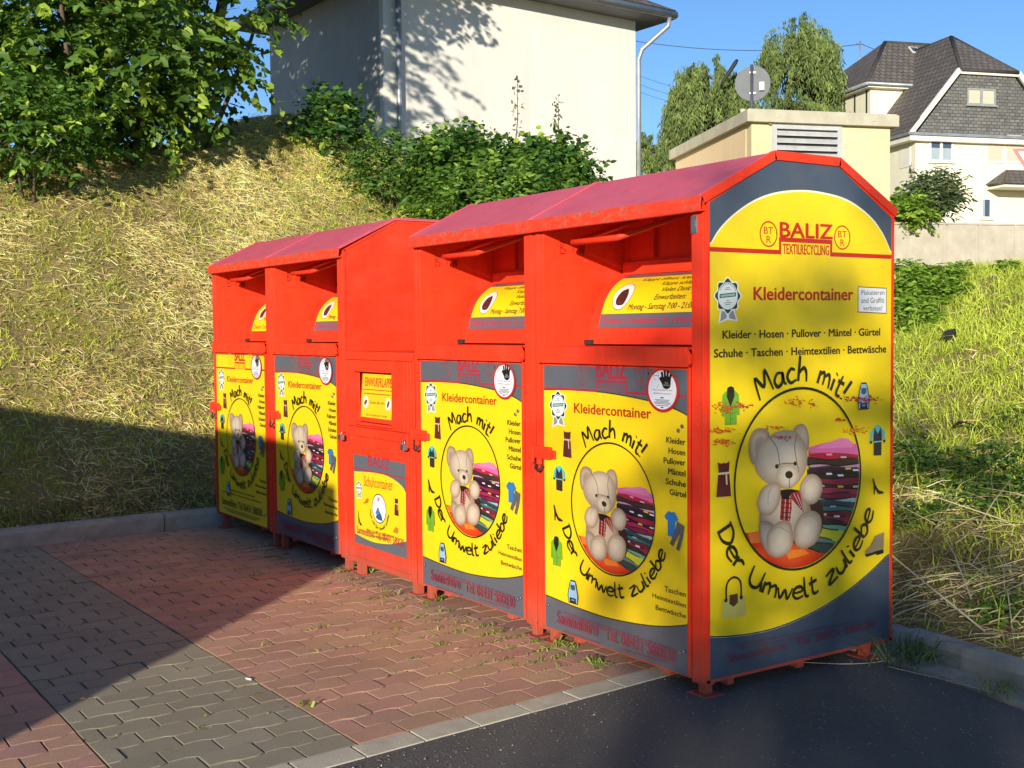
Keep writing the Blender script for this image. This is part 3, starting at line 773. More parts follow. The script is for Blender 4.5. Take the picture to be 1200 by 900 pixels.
# ---- big side panel
def side_art():
    A = Art(lambda u, v: (0.0, u, v), (1, 0, 0))
    q1 = lambda X, Y: SP(820+X/3.4625, 170+Y/3.4625)
    q2 = lambda X, Y: SP(820+X/4.5, 420+Y/4.5)
    q3 = lambda X, Y: SP(800+X/3.9115, 600+Y/3.9115)
    q4 = lambda X, Y: SP(860+X/4.5, 480+Y/4.5)
    y0, y1, zb = 0.013, 1.085, 0.063
    body = [(y0, zb), (y1, zb), (y1, 1.905), (0.748, 2.100), (0.366, 2.100), (y0, 1.915)]
    A.poly(body, (70, 82, 98))
    arc = crom([q1(45, 408), q1(80, 350), q1(135, 292), (q1(215, 235)), q1(300, 202), q1(395, 190), q1(490, 197), q1(600, 228), q1(690, 292), q1(745, 365), q1(778, 440)], 5)
    bot = crom([q3(943, 190), q3(860, 272), q3(740, 370), q3(600, 455), q3(450, 520), q3(320, 553), q3(200, 566), q3(122, 568)], 5)
    bot = [(min(p[0], y1), p[1]) for p in bot]; arc = [(min(max(p[0], y0), y1), p[1]) for p in arc]; bot[-1] = (y0, bot[-1][1]); bot[0] = (y1, bot[0][1]); arc[0] = (y0, arc[0][1]); arc[-1] = (y1, arc[-1][1])
    A.poly([(p[0], p[1]+0.008) for p in arc]+[(p[0], p[1]-0.008) for p in bot], (240, 236, 200))
    A.poly(arc+bot, (246, 212, 20))
    # fine dark line along the arcs
    A.ribbon([(p[0], p[1]-0.004) for p in bot], 0.006, (60, 60, 20))
    zr = q1(38, 426)[1]
    zl = 1.737
    a, b_ = q1(328, 432), q1(535, 440)
    zu = q1(430, 388)[1]
    A.ribbon([(y0, zl), (a[0], zl)], 0.018, RED); A.ribbon([(b_[0], zl), (y1, zl)], 0.018, RED)
    A.ribbon([(a[0], zl-.009), (a[0], zu+.009)], 0.013, RED); A.ribbon([(b_[0], zl-.009), (b_[0], zu+.009)], 0.013, RED); A.ribbon([(a[0], zu), (b_[0], zu)], 0.018, RED)
    def fit(t, L, R_, top, col, q, bold=0.0):
        l, r_, tp = q(*L), q(*R_), q(L[0], top); A.textfit(t, l, r_, tp[1]-l[1], col, bold)
    fit('BALIZ', (328, 372), (540, 381), 313, RED, q1, 0.035)
    fit('TEXTILRECYCLING', (339, 441), (526, 447), 401, RED, q1, 0.02)
    for cpx, rx_, rz_ in (((281, 361), 34, 50), ((580, 375), 31, 47)):
        c = q1(*cpx); rx2 = abs(q1(cpx[0]+rx_, cpx[1])[0]-c[0]); rz2 = abs(q1(cpx[0], cpx[1]+rz_)[1]-c[1])
        btr(A, c, rx2, rz2, RED)
    fit('Kleidercontainer', (221, 628), (624, 629), 576, (188, 36, 20), q1, 0.03)
    c = q1(115, 612); badge(A, c[0], c[1], 0.066, 1.0)
    P = [q1(645, 577), q1(757, 583), q1(757, 681), q1(645, 675)]
    A.poly([(p[0]+dx, p[1]+dz) for p, dx, dz in zip(P, (-.004, .004, .004, -.004), (.004, .004, -.004, -.004))], (120, 100, 60)); A.poly(P, (232, 232, 234))
    fit('Plakatieren', (657, 608), (750, 607), 589, (30, 30, 30), q1, 0.0); fit('und Graffiti', (656, 641), (749, 640), 620, (30, 30, 30), q1, 0.0); fit('verboten!', (664, 671), (741, 672), 651, (30, 30, 30), q1, 0.0)
    fit('Kleider · Hosen · Pullover · Mäntel · Gürtel', (94, 785), (732, 772), 753, BLK, q1, 0.03)
    fit('Schuhe · Taschen · Heimtextilien · Bettwäsche', (59, 862), (757, 841), 829, BLK, q1, 0.03)
    teddy(A, RC[0], RC[1], RR); ring_text(A, RC[0], RC[1], RR)
    def ic(kind, x0, y0_, x1, y1_, q):
        a_, c_ = q(x0, y0_), q(x1, y1_); icon(A, kind, (a_[0]+c_[0])/2, (a_[1]+c_[1])/2, abs(c_[0]-a_[0]), abs(c_[1]-a_[1]))
    ic('coat', 110, 148, 206, 345, q2); ic('backpack', 828, 128, 892, 270, q2); ic('suit', 892, 355, 974, 508, q2); ic('dress', 82, 548, 160, 725, q2)
    ic('shoe', 905, 632, 966, 712, q2); ic('boot', 830, 105, 918, 192, q3); ic('bag', 172, 308, 285, 472, q3)
    # torn remains of old stickers
    rr = random.Random(5)
    for (x, y, w_, h_, n, c) in ((130, 262, 90, 60, 70, (196, 66, 30)), (210, 250, 110, 34, 40, (190, 50, 40)), (112, 378, 120, 34, 60, (214, 96, 24)), (110, 440, 120, 40, 60, (214, 96, 24)), (490, 235, 90, 44, 34, (222, 110, 20)), (585, 238, 40, 40, 14, (200, 80, 30)),
                                 (850, 216, 150, 38, 80, (168, 40, 60)), (730, 322, 60, 10, 14, (196, 50, 20)), (810, 378, 100, 40, 46, (232, 140, 30)), (400, 362, 90, 20, 22, (214, 120, 40)), (430, 416, 110, 22, 26, (196, 70, 90))):
        for k in range(n):
            px_ = x+rr.gauss(0, .27)*w_; py_ = y+rr.gauss(0, .25)*h_; s1 = rr.uniform(2, 9); s2 = rr.uniform(1.0, 4)
            if px_ < 48: continue
            cc = tuple(int(max(0, min(255, v*rr.uniform(.8, 1.15)))) for v in c)
            A.poly([q2(px_-s1, py_-s2), q2(px_+s1*rr.uniform(.3, 1), py_-s2*rr.uniform(.3, 1)), q2(px_+s1, py_+s2), q2(px_-s1*rr.uniform(.2, 1), py_+s2)], cc, lay=False); A.k += 0.1
    A.k = int(A.k)+1
    # faded phone line on the grey foot
    pk = (118, 44, 66)
    l, r_ = q3(205, 690), q3(875, 528); A.textfit('Sammelbüro   Tel. 06431 580030', l, r_, q3(205, 652)[1]-l[1], pk, 0.006)
    l, r_ = q3(240, 610), q3(800, 500); A.ribbon([l, r_], 0.004, (92, 62, 82)); l, r_ = q3(250, 625), q3(700, 540); A.ribbon([l, r_], 0.003, (90, 66, 84))
    return A

# ---- door sticker (measured on the nearest container, re-used with variations)
DS = dict(x0=-1.0626, x1=-0.0994, z0=0.0606, z1=1.2736)
def door_art(newer=False, fade=1.0, txt_amt=1.0):
    A = Art(lambda u, v: (u, 0.0, v), (0, -1, 0))
    q4 = lambda X, Y: DP(620+X/4.5, 420+Y/4.5)
    q5 = lambda X, Y: DP(620+X/3.9136, 600+Y/3.9136)
    x0, x1, z0, z1 = DS['x0'], DS['x1'], DS['z0'], DS['z1']
    r_ = 0.018
    def rrect(a, b_, c, d, r_):
        o = []
        for (cx, cz, s) in ((b_-r_, d-r_, 0), (a+r_, d-r_, 1), (a+r_, c+r_, 2), (b_-r_, c+r_, 3)):
            for k in range(5): t = (s+k/4)*PI/2; o.append((cx+r_*math.cos(t), cz+r_*math.sin(t)))
        return o
    gcol = (92, 96, 106)
    PK = (176, 44, 62)
    if newer:
        A.poly(rrect(x0, x1, z0, z1, r_), (90, 84, 20)); A.poly(rrect(x0+.005, x1-.005, z0+.005, z1-.005, r_), (250, 212, 24))
    else:
        A.poly(rrect(x0, x1, z0, z1, r_), gcol)
        arc = crom([q4(88, 168), q4(200, 169), q4(300, 174), q4(400, 184), q4(500, 200), q4(600, 220), q4(700, 246), q4(780, 276), q4(840, 308)], 4)
        bot = crom([q5(737, 514), q5(620, 522), q5(500, 511), q5(350, 480), q5(200, 428), q5(80, 378)], 5)
        for L in (arc, bot):
            L[0] = (x0 if L is arc else x1, L[0][1]); L[-1] = (x1 if L is arc else x0, L[-1][1])
        arc = [(min(max(p[0], x0), x1), p[1]) for p in arc]; bot = [(min(max(p[0], x0), x1), p[1]) for p in bot]
        A.poly([(p[0], p[1]+.006) for p in arc]+[(p[0], p[1]-.006) for p in bot], (60, 62, 40)); A.poly(arc+bot, (250, 212, 24))
    lc = RED if newer else PK; zl = q4(90, 155)[1]; bold = 0.03
    a, b_ = q4(356, 160), q4(514, 172); zt = q4(430, 122)[1]
    wl = 0.011
    A.ribbon([(x0+.004, zl), (a[0], zl)], wl, lc); A.ribbon([(b_[0], zl), (x1-.004, zl)], wl, lc); A.ribbon([(a[0], zl-.005), (a[0], zt+.005)], .010, lc); A.ribbon([(b_[0], zl-.005), (b_[0], zt+.005)], .010, lc); A.ribbon([(a[0], zt), (b_[0], zt)], wl, lc)
    def fit(t, L, R_, top, col, q, bold=0.0, shear=0.0):
        l, rr_, tp = q(*L), q(*R_), q(L[0], top); A.textfit(t, l, (rr_[0], rr_[1]), tp[1]-l[1], col, bold, shear)
    if newer:
        xa, xb = a[0]-.0, b_[0]
        A.textfit('BALIZ', (xa, zt+.014), (xb, zt+.014), .080, RED, .03)
    else:
        A.textfit('BALIZ', (a[0]-.004, zt+.013), (b_[0]+.0, zt+.013), .080, PK, .03)
    A.textfit('TEXTILRECYCLING', (a[0]+.012, zl-.002), (b_[0]-.012, zl-.002), .048, (150, 60, 76) if not newer else RED, 0.0)
    for sx in (-1, 1):
        btr(A, ((a[0]+b_[0])/2+sx*0.20, zt+.035), .040, .056, (150, 56, 72) if not newer else (214, 170, 30), 0.005)
    fit('Kleidercontainer', (238, 286), (643, 318), 236, (188, 44, 24), q4, 0.03)
    c = q4(153, 248); badge(A, c[0], c[1], 0.062, 1.0)
    for t, L, R_, top in (('Kleider', (725, 444), (824, 457), 413), ('Hosen', (737, 500), (824, 513), 470), ('Pullover', (711, 552), (825, 566), 521), ('Mäntel', (735, 609), (825, 623), 578), ('Schuhe', (722, 662), (827, 679), 631), ('Gürtel', (743, 718), (828, 735), 688)):
        fit(t, L, R_, top, BLK, q4, 0.03)
    for t, L, R_, top in (('Taschen', (622, 362), (720, 391), 338), ('Heimtextilien', (567, 391), (720, 440), 370), ('Bettwäsche', (582, 447), (720, 489), 425)):
        fit(t, L, R_, top, BLK, q5, 0.02)
    cx_, cz_ = DP(717.5, 596.5); R = 0.282
    teddy(A, cx_, cz_, R, 0.04); ring_text(A, cx_, cz_, R, 0.024)
    def ic(kind, xa, ya, xb, yb, q):
        a_, c_ = q(xa, ya), q(xb, yb); icon(A, kind, (a_[0]+c_[0])/2, (a_[1]+c_[1])/2, abs(c_[0]-a_[0]), abs(q((xa+xb)/2, ya)[1]-q((xa+xb)/2, yb)[1]))
    ic('dress', 184, 383, 229, 522, q4); ic('suit', 133, 565, 197, 698, q4); ic('shoe', 134, 775, 183, 856, q4)
    ic('coat', 104, 110, 158, 246, q5); ic('backpack', 182, 312, 232, 422, q5); ic('shirt', 720, 805, 795, 940, q4); ic('trousers', 652, 42, 720, 178, q5)
    if newer:
        A.textfit('Sammelbüro: Tel. 06431 580030', (x0+.09, z0+.075), (x1-.08, z0+.075), .052, (44, 40, 24), 0.01)
        for k, (l, zz) in enumerate(((.26, .20), (.40, .172), (.36, .05), (.30, .035))): A.ribbon([((x0+x1)/2-l, z0+zz), ((x0+x1)/2+l, z0+zz)], .006, (110, 96, 30))
    else:
        l, rr_ = q5(134, 506), q5(678, 694); A.textfit('Sammelbüro   Tel. 06431 580030', l, rr_, 0.056, (134, 58, 76), 0.02)
        for (xa, ya, xb, yb) in ((160, 458, 640, 628), (180, 475, 620, 640), (160, 545, 330, 602), (440, 632, 640, 690)): A.ribbon([q5(xa, ya), q5(xb, yb)], .005, (132, 66, 82))
    # grime runs
    return A
def shoe_door_art():
    q = lambda X, Y: DPc(405+X/3.913, 430+Y/3.913)
    A = Art(lambda u, v: (u, 0.0, v), (0, -1, 0))
    cor = [q(36, 402), q(272, 438), q(286, 888), q(45, 797)]
    x0 = (cor[0][0]+cor[3][0])/2; x1 = (cor[1][0]+cor[2][0])/2; z1 = (cor[0][1]+cor[1][1])/2; z0 = (cor[2][1]+cor[3][1])/2
    A.poly([(x0, z0), (x1, z0), (x1, z1), (x0, z1)], (96, 100, 110))
    P = crom([(x0+.004, q(36, 478)[1]), q(100, 482), q(170, 492), q(225, 518), (q(262, 550)), q(277, 578)], 4)+[(x1-.004, q(280, 790)[1])]+crom([q(280, 800), q(240, 808), q(190, 812), q(120, 800), (x0+.004, q(44, 762)[1])], 4)
    P = [(min(max(p[0], x0+.004), x1-.004), p[1]) for p in P]
    A.poly(P, (250, 212, 24))
    PK = (176, 44, 62); zl = q(40, 462)[1]-.0
    A.ribbon([(x0, zl+.0), (x1, zl-.0)], .009, PK); xm = (x0+x1)/2
    A.textfit('BALIZ', (xm-.13, zl+.03), (xm+.13, zl+.03), .06, PK, .03)
    A.textfit('Schuhcontainer', q(86, 545), q(217, 567), .060, (196, 60, 24), .006)
    c = q(62, 556); badge(A, c[0], c[1], .040)
    c = q(155, 650); rx, rz = abs(q(188, 650)[0]-c[0]), abs(q(155, 582)[1]-c[1])
    A.poly(ell(c[0], c[1], rx, rz), (60, 60, 40)); A.poly(ell(c[0], c[1], rx*.93, rz*.93), (240, 240, 236))
    A.poly([q(140, 690), q(150, 650), (q(166, 680)), q(172, 708), q(150, 700)], (40, 84, 150)); A.poly([q(138, 670), q(150, 640), q(160, 668), q(150, 680)], (70, 120, 180)); A.poly([q(146, 600), q(158, 598), q(156, 618), q(148, 616)], (220, 130, 130))
    hand_arc(A, 'Mach mit! Der Umwelt zuliebe', c[0], c[1], rz, 1.42, math.radians(190), math.radians(350), .22, .05, (60, 80, 30), False)
    icon(A, 'dress', *q(235, 642), .05, .10); icon(A, 'shoe', *q(67, 692), .05, .09); A.poly([q(82, 628), q(100, 602), q(108, 606), q(106, 622)], (206, 110, 30)); A.poly([q(218, 758), q(232, 732), q(244, 742), (q(242, 765))], (206, 120, 40))
    A.textfit('Bitte Schuhe nur im Kleinbeutel', q(105, 757), q(220, 785), .020, (120, 90, 20)); A.textfit('und paarweise gebündelt einwerfen', q(120, 778), q(205, 798), .018, (120, 90, 20))
    A.textfit('Sammelbüro  Tel. 06431 580030', (x0+.03, z0+.06), (x1-.03, z0+.06), .045, (176, 44, 62), .01)
    return A, (x0, x1, z0, z1)
def DPc(px, py): p = onplane(px, py, (0, -0.012, 0), (0, 1, 0)); return (p[0], p[2])
# ------------------------------------------------------------------ containers
W, D = 1.142, 1.10
ZB = 0.055
PROF = [(0.0, ZB), (D, ZB), (D, 1.925), (0.751, 2.118), (0.361, 2.118), (0.0, 1.930)]
PL, PR = -1.070, -0.083      # inner edges of the two front posts
GRP = 'red clothing containers standing in one row'

_DP = crom([(0.246, 1.366), (0.252, 1.44), (0.270, 1.51), (0.303, 1.583), (0.350, 1.636), (0.405, 1.672), (0.455, 1.690)], 6)
def drum_pt(s):   # profile of the throw-in flap, s = 0 bottom .. 1 top
    pts = _DP
    k = s*(len(pts)-1); i = min(int(k), len(pts)-2); f = k-i
    return (pts[i][0]*(1-f)+pts[i+1][0]*f, pts[i][1]*(1-f)+pts[i+1][1]*f)
def drum_len():
    P = [drum_pt(i/60) for i in range(61)]; return sum(math.dist(P[i], P[i+1]) for i in range(60))
DL = drum_len()
def drum_art(newer=False):
    x0, x1 = -0.985, -0.105; h0, h1 = 0.070, 0.395   # arc lengths
    def to3(u, v):
        s = min(max(v/DL, 0), 1); y, z = drum_pt(s); y2, z2 = drum_pt(min(s+.02, 1)); t = np.array([y2-y, z2-z]); t /= np.linalg.norm(t)+1e-9
        return (u, y-t[1]*0.0016, z+t[0]*0.0016)
    A = Art(to3, (0, -0.85, 0.5), step=0.00005); A.base = 0.0028
    def grid(xa, xb, ya, yb, col):
        n = 48; P = []; T = []
        for i in range(n+1):
            v = ya+(yb-ya)*i/n; P += [(xa, v), (xb, v)]
        for i in range(n): T += [(2*i, 2*i+1, 2*i+3), (2*i, 2*i+3, 2*i+2)]
        A._put(P, T, [lin(col)]*len(P))
    grid(x0, x1, h0, h1, (92, 96, 106) if not newer else (246, 208, 22)); grid(x0, x1, h0+.062, h1-.055, (246, 208, 22))
    PK = (176, 44, 62)
    A.textfit('EINWURFKLAPPE', (x0+.13, h1-.044), (x1-.04, h1-.044), .038, PK, .03, .15)
    A.ribbon([(x0+.075, h1-.046), (x0+.10, h1-.012)], .02, PK)
    A.textfit('Dieser Container ist videoüberwacht' if not newer else 'Dieser Container ist videoüberwacht', (x0+.03, h0+.018), (x1-.03, h0+.018), .030, PK if not newer else (90, 70, 10), .02)
    cx = -.505; ink = (52, 46, 16)
    for t, v, l in (('Klappe öffnen, Kleidung gut verpackt', .300, (-.81, -.17)), ('Klappe schließen.', .262, (-.645, -.385)), ('Vielen Dank!', .224, (-.615, -.425)), ('Einwurfzeiten:', .186, (-.64, -.435)), ('Montag - Samstag 7:00 - 21:00', .148, (-.80, -.365))):
        A.textfit(t, (l[0], v), (l[1], v), .023, ink, .02, .2)
    c = (x0+.115, h0+.145)
    A.poly(ell(c[0], c[1], .066, .068), (40, 36, 20)); A.poly(ell(c[0], c[1], .063, .065), (236, 232, 222))
    A.poly(crom([(c[0]-.036, c[1]-.02), (c[0]-.02, c[1]-.045), (c[0]+.025, c[1]-.045), (c[0]+.038, c[1]-.015), (c[0]+.028, c[1]+.018), (c[0]+.008, c[1]+.03), (c[0]-.022, c[1]+.02)], 4, True), (52, 34, 34))
    A.poly([(c[0]-.002, c[1]+.03), (c[0]+.024, c[1]+.052), (c[0]+.018, c[1]+.028)], (40, 30, 30)); A.poly([(c[0]-.012, c[1]-.035), (c[0]+.008, c[1]-.035), (c[0]+.018, c[1]+.012), (c[0]+.004, c[1]+.014)], (190, 130, 96))
    return A

_mesh_cache = {}
def art_obj(key, maker, name, parent, loc=(0, 0, 0)):
    if key not in _mesh_cache:
        o = maker().build(name, M['print'], parent); _mesh_cache[key] = o.data
    else:
        o = bpy.data.objects.new(name, _mesh_cache[key]); link(o, parent)
    o.location = loc; return o

def rivets(mb, pts, n, r=0.006):
    for p in pts: mb.disc(p, n, r, 0.004, 8)

def make_container(x, label, newer=False, side_sticker=False, hasp=True):
    t = thing('clothing_container', (x, 0, 0), label, 'container', GRP)
    red = M['red']
    # side walls
    for xx, nm in ((0.0, 'side_wall'), (-W, 'side_wall')):
        mb = MB(); th = 0.004
        xa = xx-th if xx == 0 else xx
        mb.prism([(xa, y, z) for y, z in PROF], (th, 0, 0))
        # folded front flange + back flange and raised rim
        if xx == 0:
            for (p, q) in zip(PROF, PROF[1:]+PROF[:1]):
                p = np.array(p); q = np.array(q); d = (q-p)/np.linalg.norm(q-p); n_ = np.array([-d[1], d[0]])*0.012
                mb.prism([(0.0, *p), (0.0, *q), (0.0, *(q+n_)), (0.0, *(p+n_))], (0.0045, 0, 0))
        sw = mb.build('side_wall', red, t)
        if side_sticker and xx == 0:
            s = art_obj('side', side_art, 'sticker', sw, (0.0005, 0, 0))
    # body: back, floor, corner posts, inner liners
    mb = MB()
    mb.box(-W+.005, -.005, D-.004, D-.0005, ZB, 1.925)
    mb.box(-W+.005, -.005, .02, D-.005, ZB+.002, ZB+.006)
    mb.box(-W+.0045, PL, -.002, .045, ZB-.012, 1.905)            # left post
    mb.box(-W+.012, PL-.03, -.0065, -.0021, ZB, 1.90)
    mb.box(PR, -.0045, -.002, .045, ZB-.012, 1.905)            # right post
    mb.box(PR+.012, -.012, -.0065, -.0021, ZB, 1.90)
    mb.box(PL, PR, .002, .03, ZB, ZB+.03)                      # sill below the door
    mb.box(PL, PR, .012, .03, 1.245, 1.30)
    for xx in (PL-.003, PR+.0005):                             # liners of the recess
        mb.prism([(xx, .045, 1.30), (xx, .60, 1.30), (xx, .60, 2.09), (xx, .345, 2.09), (xx, .045, 1.93)], (.0025, 0, 0))
    # back of the recess
    mb.box(PL, PR, .470, .474, 1.30, 2.105)
    mb.box(PL+.015, PR-.01, .452, .469, 1.692, 1.752)
    for xx in (-.84, -.56, -.30): mb.box(xx, xx+.012, .448, .4695, 1.765, 2.09)
    mb.box(-W+.006, -.006, .005, .04, 1.905, 1.925)
    rv = []
    for z in (.20, .62, 1.06, 1.14, 1.62): rv += [(PR+.035, -.0065, z), (PL-.04, -.0065, z)]
    rivets(mb, rv, (0, -1, 0), .0065)
    rivets(mb, [(PL+.03, .02, 1.0)], (0, -1, 0))
    mb.build('body', red, t, bevel=0.0015)
    # shelf in front of the flap and its fascia with a cut corner
    mb = MB()
    mb.box(PL, PR, .0, .26, 1.352, 1.358)
    fx0, fx1 = PL-.025, PR+.012
    mb.prism([(fx0, -.030, 1.298), (fx0+.014, -.030, 1.284), (fx1-.014, -.030, 1.284), (fx1, -.030, 1.298), (fx1, -.030, 1.330), (fx1-.022, -.030, 1.359), (fx0+.005, -.030, 1.359)], (0, .018, 0))
    mb.box(fx0+.005, fx1-.02, -.030, .004, 1.3592, 1.3612)
    mb.build('shelf', M['red'], t, bevel=0.002)
    # throw-in flap with side cheeks
    mb = MB(); n = 26; xa, xb = -1.052, -.095
    P = [drum_pt(i/n) for i in range(n+1)]
    V = [(xa, y, z) for y, z in P]+[(xb, y, z) for y, z in P]
    mb.add(V, [(i, i+1, n+1+i+1, n+1+i) for i in range(n)], True)
    for xx in (xa, xb-.006):
        mb.prism([(xx, y-.004, z+.003) for y, z in P]+[(xx, .46, 1.366)], (.006, 0, 0))
    flap = mb.build('throw_in_flap', red, t)
    art_obj('drum_new' if newer else 'drum', lambda: drum_art(newer), 'sticker', flap)
    for q_ in (xa-.012, xb-.035):
        mb = MB(); mb.box(q_, q_+.045, .222, .252, 1.3625, 1.386); mb.build('rubber_stop', M['rubber'], flap, bevel=.003)
    # bar handle of the flap
    mb = MB(); r = .0135
    mb.tube([(-.80, .34, 1.93), (-.975, .10, 1.832), (-.965, .085, 1.829), (-.645, .085, 1.829), (-.632, .09, 1.832), (-.47, .28, 1.915), (-.44, .33, 1.94)], r, 10)
    mb.build('flap_handle', red, t)
    # roof
    mb = MB(); e = .006
    top = [(-.030, 1.938), (.361, 2.132), (.751, 2.132), (D+.02, 1.937)]
    low = [(y, z-.010) for y, z in top]
    ring = top+low[::-1]
    mb.prism([(-W+.004, y, z) for y, z in ring], (W-.006, 0, 0))
    # standing seam on the left edge, rim on the right
    for xx, w_ in ((-W+.001, .012), (-.014, .012)):
        rg = [(y, z+.0065) for y, z in top]+[(y, z+.0005) for y, z in top[::-1]]
        mb.prism([(xx, y, z) for y, z in rg], (w_, 0, 0))
    roof = mb.build('roof', M['roof'], t, bevel=.002)
    mb = MB()
    mb.prism([(-W+.002, -.0302, 1.9405), (-W+.002, -.036, 1.885), (-W+.002, -.034, 1.880), (-W+.002, .012, 1.884), (-W+.002, .012, 1.889), (-W+.002, -.028, 1.889), (-W+.002, -.022, 1.938)], (W-.004, 0, 0))
    mb.build('roof_lip', M['red_lip'], roof, bevel=.0015)
    # rim strip of the gable
    if side_sticker:
        mb = MB()
        for (p, q) in ((top[0], top[1]), (top[1], top[2]), (top[2], top[3])):
            p = np.array(p); q = np.array(q); d = (q-p)/np.linalg.norm(q-p); n_ = np.array([d[1], -d[0]])*0.030
            mb.prism([(0.0046, *(p+(0, .007))), (0.0046, *(q+(0, .007))), (0.0046, *(q+n_)), (0.0046, *(p+n_))], (0.004, 0, 0))
        rv = [(0.0086, .18, 2.028), (0.0086, .56, 2.120), (0.0086, .93, 2.020), (.0086, .02, 1.945)]
        rivets(mb, rv, (1, 0, 0), .008)
        mb.build('gable_trim', red, roof, bevel=.001)
    # door
    mb = MB()
    mb.box(PL+.002, PR-.002, -.010, -.001, ZB+.004, 1.283)
    for a in ((PL+.002, PL+.008), (PR-.008, PR-.002)): mb.box(a[0], a[1], -.0135, -.0101, ZB+.004, 1.283)
    mb.box(PL+.0081, PR-.0081, -.0135, -.0101, ZB+.004, ZB+.009)
    door = mb.build('door', red, t, bevel=.001)
    art_obj('door_new' if newer else 'door', lambda: door_art(newer), 'sticker', door, (0, -.0103, 0))
    def hs():
        A = Art(lambda u, v: (u, 0, v), (0, -1, 0)); c = DP(777.6, 457.2); hand_sticker(A, c[0]+(0.02 if False else 0), c[1], .098, .098*1.0*0.90); return A
    art_obj('hand', hs, 'round_sticker', door, (0, -.0185, 0))
    for (xx, z) in ((-.118, 1.052), (-.140, 1.034), (-.135, .150), (-.112, .160), (-1.03, .17)):
        mb = MB(); mb.disc((xx, -.0185, z), (0, -1, 0), .0075, .005, 10); mb.build('screw', M['steel'], door)
    # hasp on the left post
    mb = MB(); zh = .872
    mb.box(-W+.01, PL+.075, -.034, -.0145, zh-.028, zh+.028); mb.box(-W+.01, -W+.035, -.045, -.034, zh-.05, zh+.028)
    mb.box(PL+.0755, PL+.11, -.034, -.0205, zh-.022, zh+.016)
    mb.box(-W+.045, -W+.07, -.033, -.015, zh-.058, zh-.0285)
    hp = mb.build('hasp', red, t, bevel=.003)
    mb = MB(); mb.tube([(-W+.04, -.03, zh-.045), (-W+.045, -.04, zh-.075), (-W+.075, -.045, zh-.085), (-W+.10, -.035, zh-.06)], .006, 8); mb.build('hook', M['rubber'], hp)
    # legs with foot plates
    for (lx, ly) in ((-.045, .03), (-W+.10, .03), (-.03, .955), (-W+.10, .955)):
        mb = MB(); g0 = float(gz(x+lx))
        mb.box(lx-.02, lx+.02, ly-.016, ly+.022, g0+.004, ZB-.001)
        mb.box(lx-.055, lx+.055, ly-.045, ly+.05, g0-.001, g0+.004)
        mb.build('leg', red, t, bevel=.0015)
    for (lx, ly) in ((-.02, .12), (-.02, .52), (-.25, .02), (-.85, .02)):
        mb = MB(); mb.box(lx-.035, lx+.01, ly, ly+.035, ZB-.030, ZB-.0005)
        mb.build('fork_bracket', red, t, bevel=.002)
    if side_sticker:
        mb = MB(); mb.box(-.078, -.045, -.0105, -.0066, 1.80, 1.868); mb.box(-.072, -.05, -.0125, -.0106, 1.825, 1.85); mb.build('latch_plate', M['steel'], t, bevel=.001)
    # welded letters BTW on the inside cheek
    return t
cA = make_container(0.0, 'nearest red clothing container with the full-height yellow side panel showing a teddy bear', side_sticker=True)
# dotted letters on the left cheek
cB = make_container(-1.145, 'red clothing container wedged between the nearest one and the low shoe container')
cD = make_container(-3.160, 'red clothing container left of the shoe container, its plain side wall rising above it')
cE = make_container(-4.304, 'leftmost red clothing container whose door sticker is all yellow down to the phone number', newer=True)
for o_, xx in ((cA, 0), (cB, 0), (cD, 0), (cE, 0)):
    for st, y0_ in (('B', .095), ('T', .150), ('W', .200)):
        A = Art(lambda u, v: (PL+.0005, u, v), (1, 0, 0))
        strokes = {'B': [[(0,0),(0,1),(.5,.9),(.1,.52),(.6,.3),(.5,.02),(0,0)]], 'T': [[(0,1),(.7,1)],[(.35,1),(.35,0)]], 'W': [[(0,1),(.2,0),(.4,.7),(.6,0),(.8,1)]]}[st]
        for s_ in strokes:
            for p, q in zip(s_[:-1], s_[1:]):
                k = max(1, round(math.hypot((q[0]-p[0])*.045, (q[1]-p[1])*.055)/.0085))
                for i in range(k):
                    y = y0_+.045*(p[0]+(q[0]-p[0])*i/k); z = 1.785+.055*(p[1]+(q[1]-p[1])*i/k)
                    A.poly(ell(y, z, .0035, .0035, 0, 6), (110, 22, 14), lay=False)
        A.build('punched_letter', M['print'], [c for c in children(o_) if c.name.startswith('body')][0])

# ------------------------------------------------------------------ shoe container
cx0 = -2.292
t = thing('shoe_container', (cx0, 0, 0), 'low red shoe container with a small chute between the two pairs of tall containers', 'container')
WC = .862; HT = 1.302
def CL(px, py): p = onplane(px, py, (0, -.004, 0), (0, 1, 0)); return (p[0]-cx0, p[2])
mb = MB()
mb.box(-WC, -.002, .0, .90, ZB, ZB+.006); mb.box(-WC, -WC+.004, .0, .90, ZB, HT); mb.box(-.006, -.002, .0, .90, ZB, HT); mb.box(-WC, -.002, .896, .90, ZB, HT)
mb.box(-WC, -.002, -.001, .90, HT, HT+.012); mb.box(-WC+.001, -.003, -.014, -.0015, HT-.035, HT+.012)
mb.box(-WC, -WC+.052, -.006, .04, ZB-.012, HT-.036); mb.box(-.060, -.002, -.006, .04, ZB-.012, HT-.036); mb.box(-.052, -.03, -.010, -.0061, ZB, HT-.04)
mb.box(-WC+.052, -.060, .0, .03, .80, .87)
mb.build('body', M['red'], t, bevel=.002)
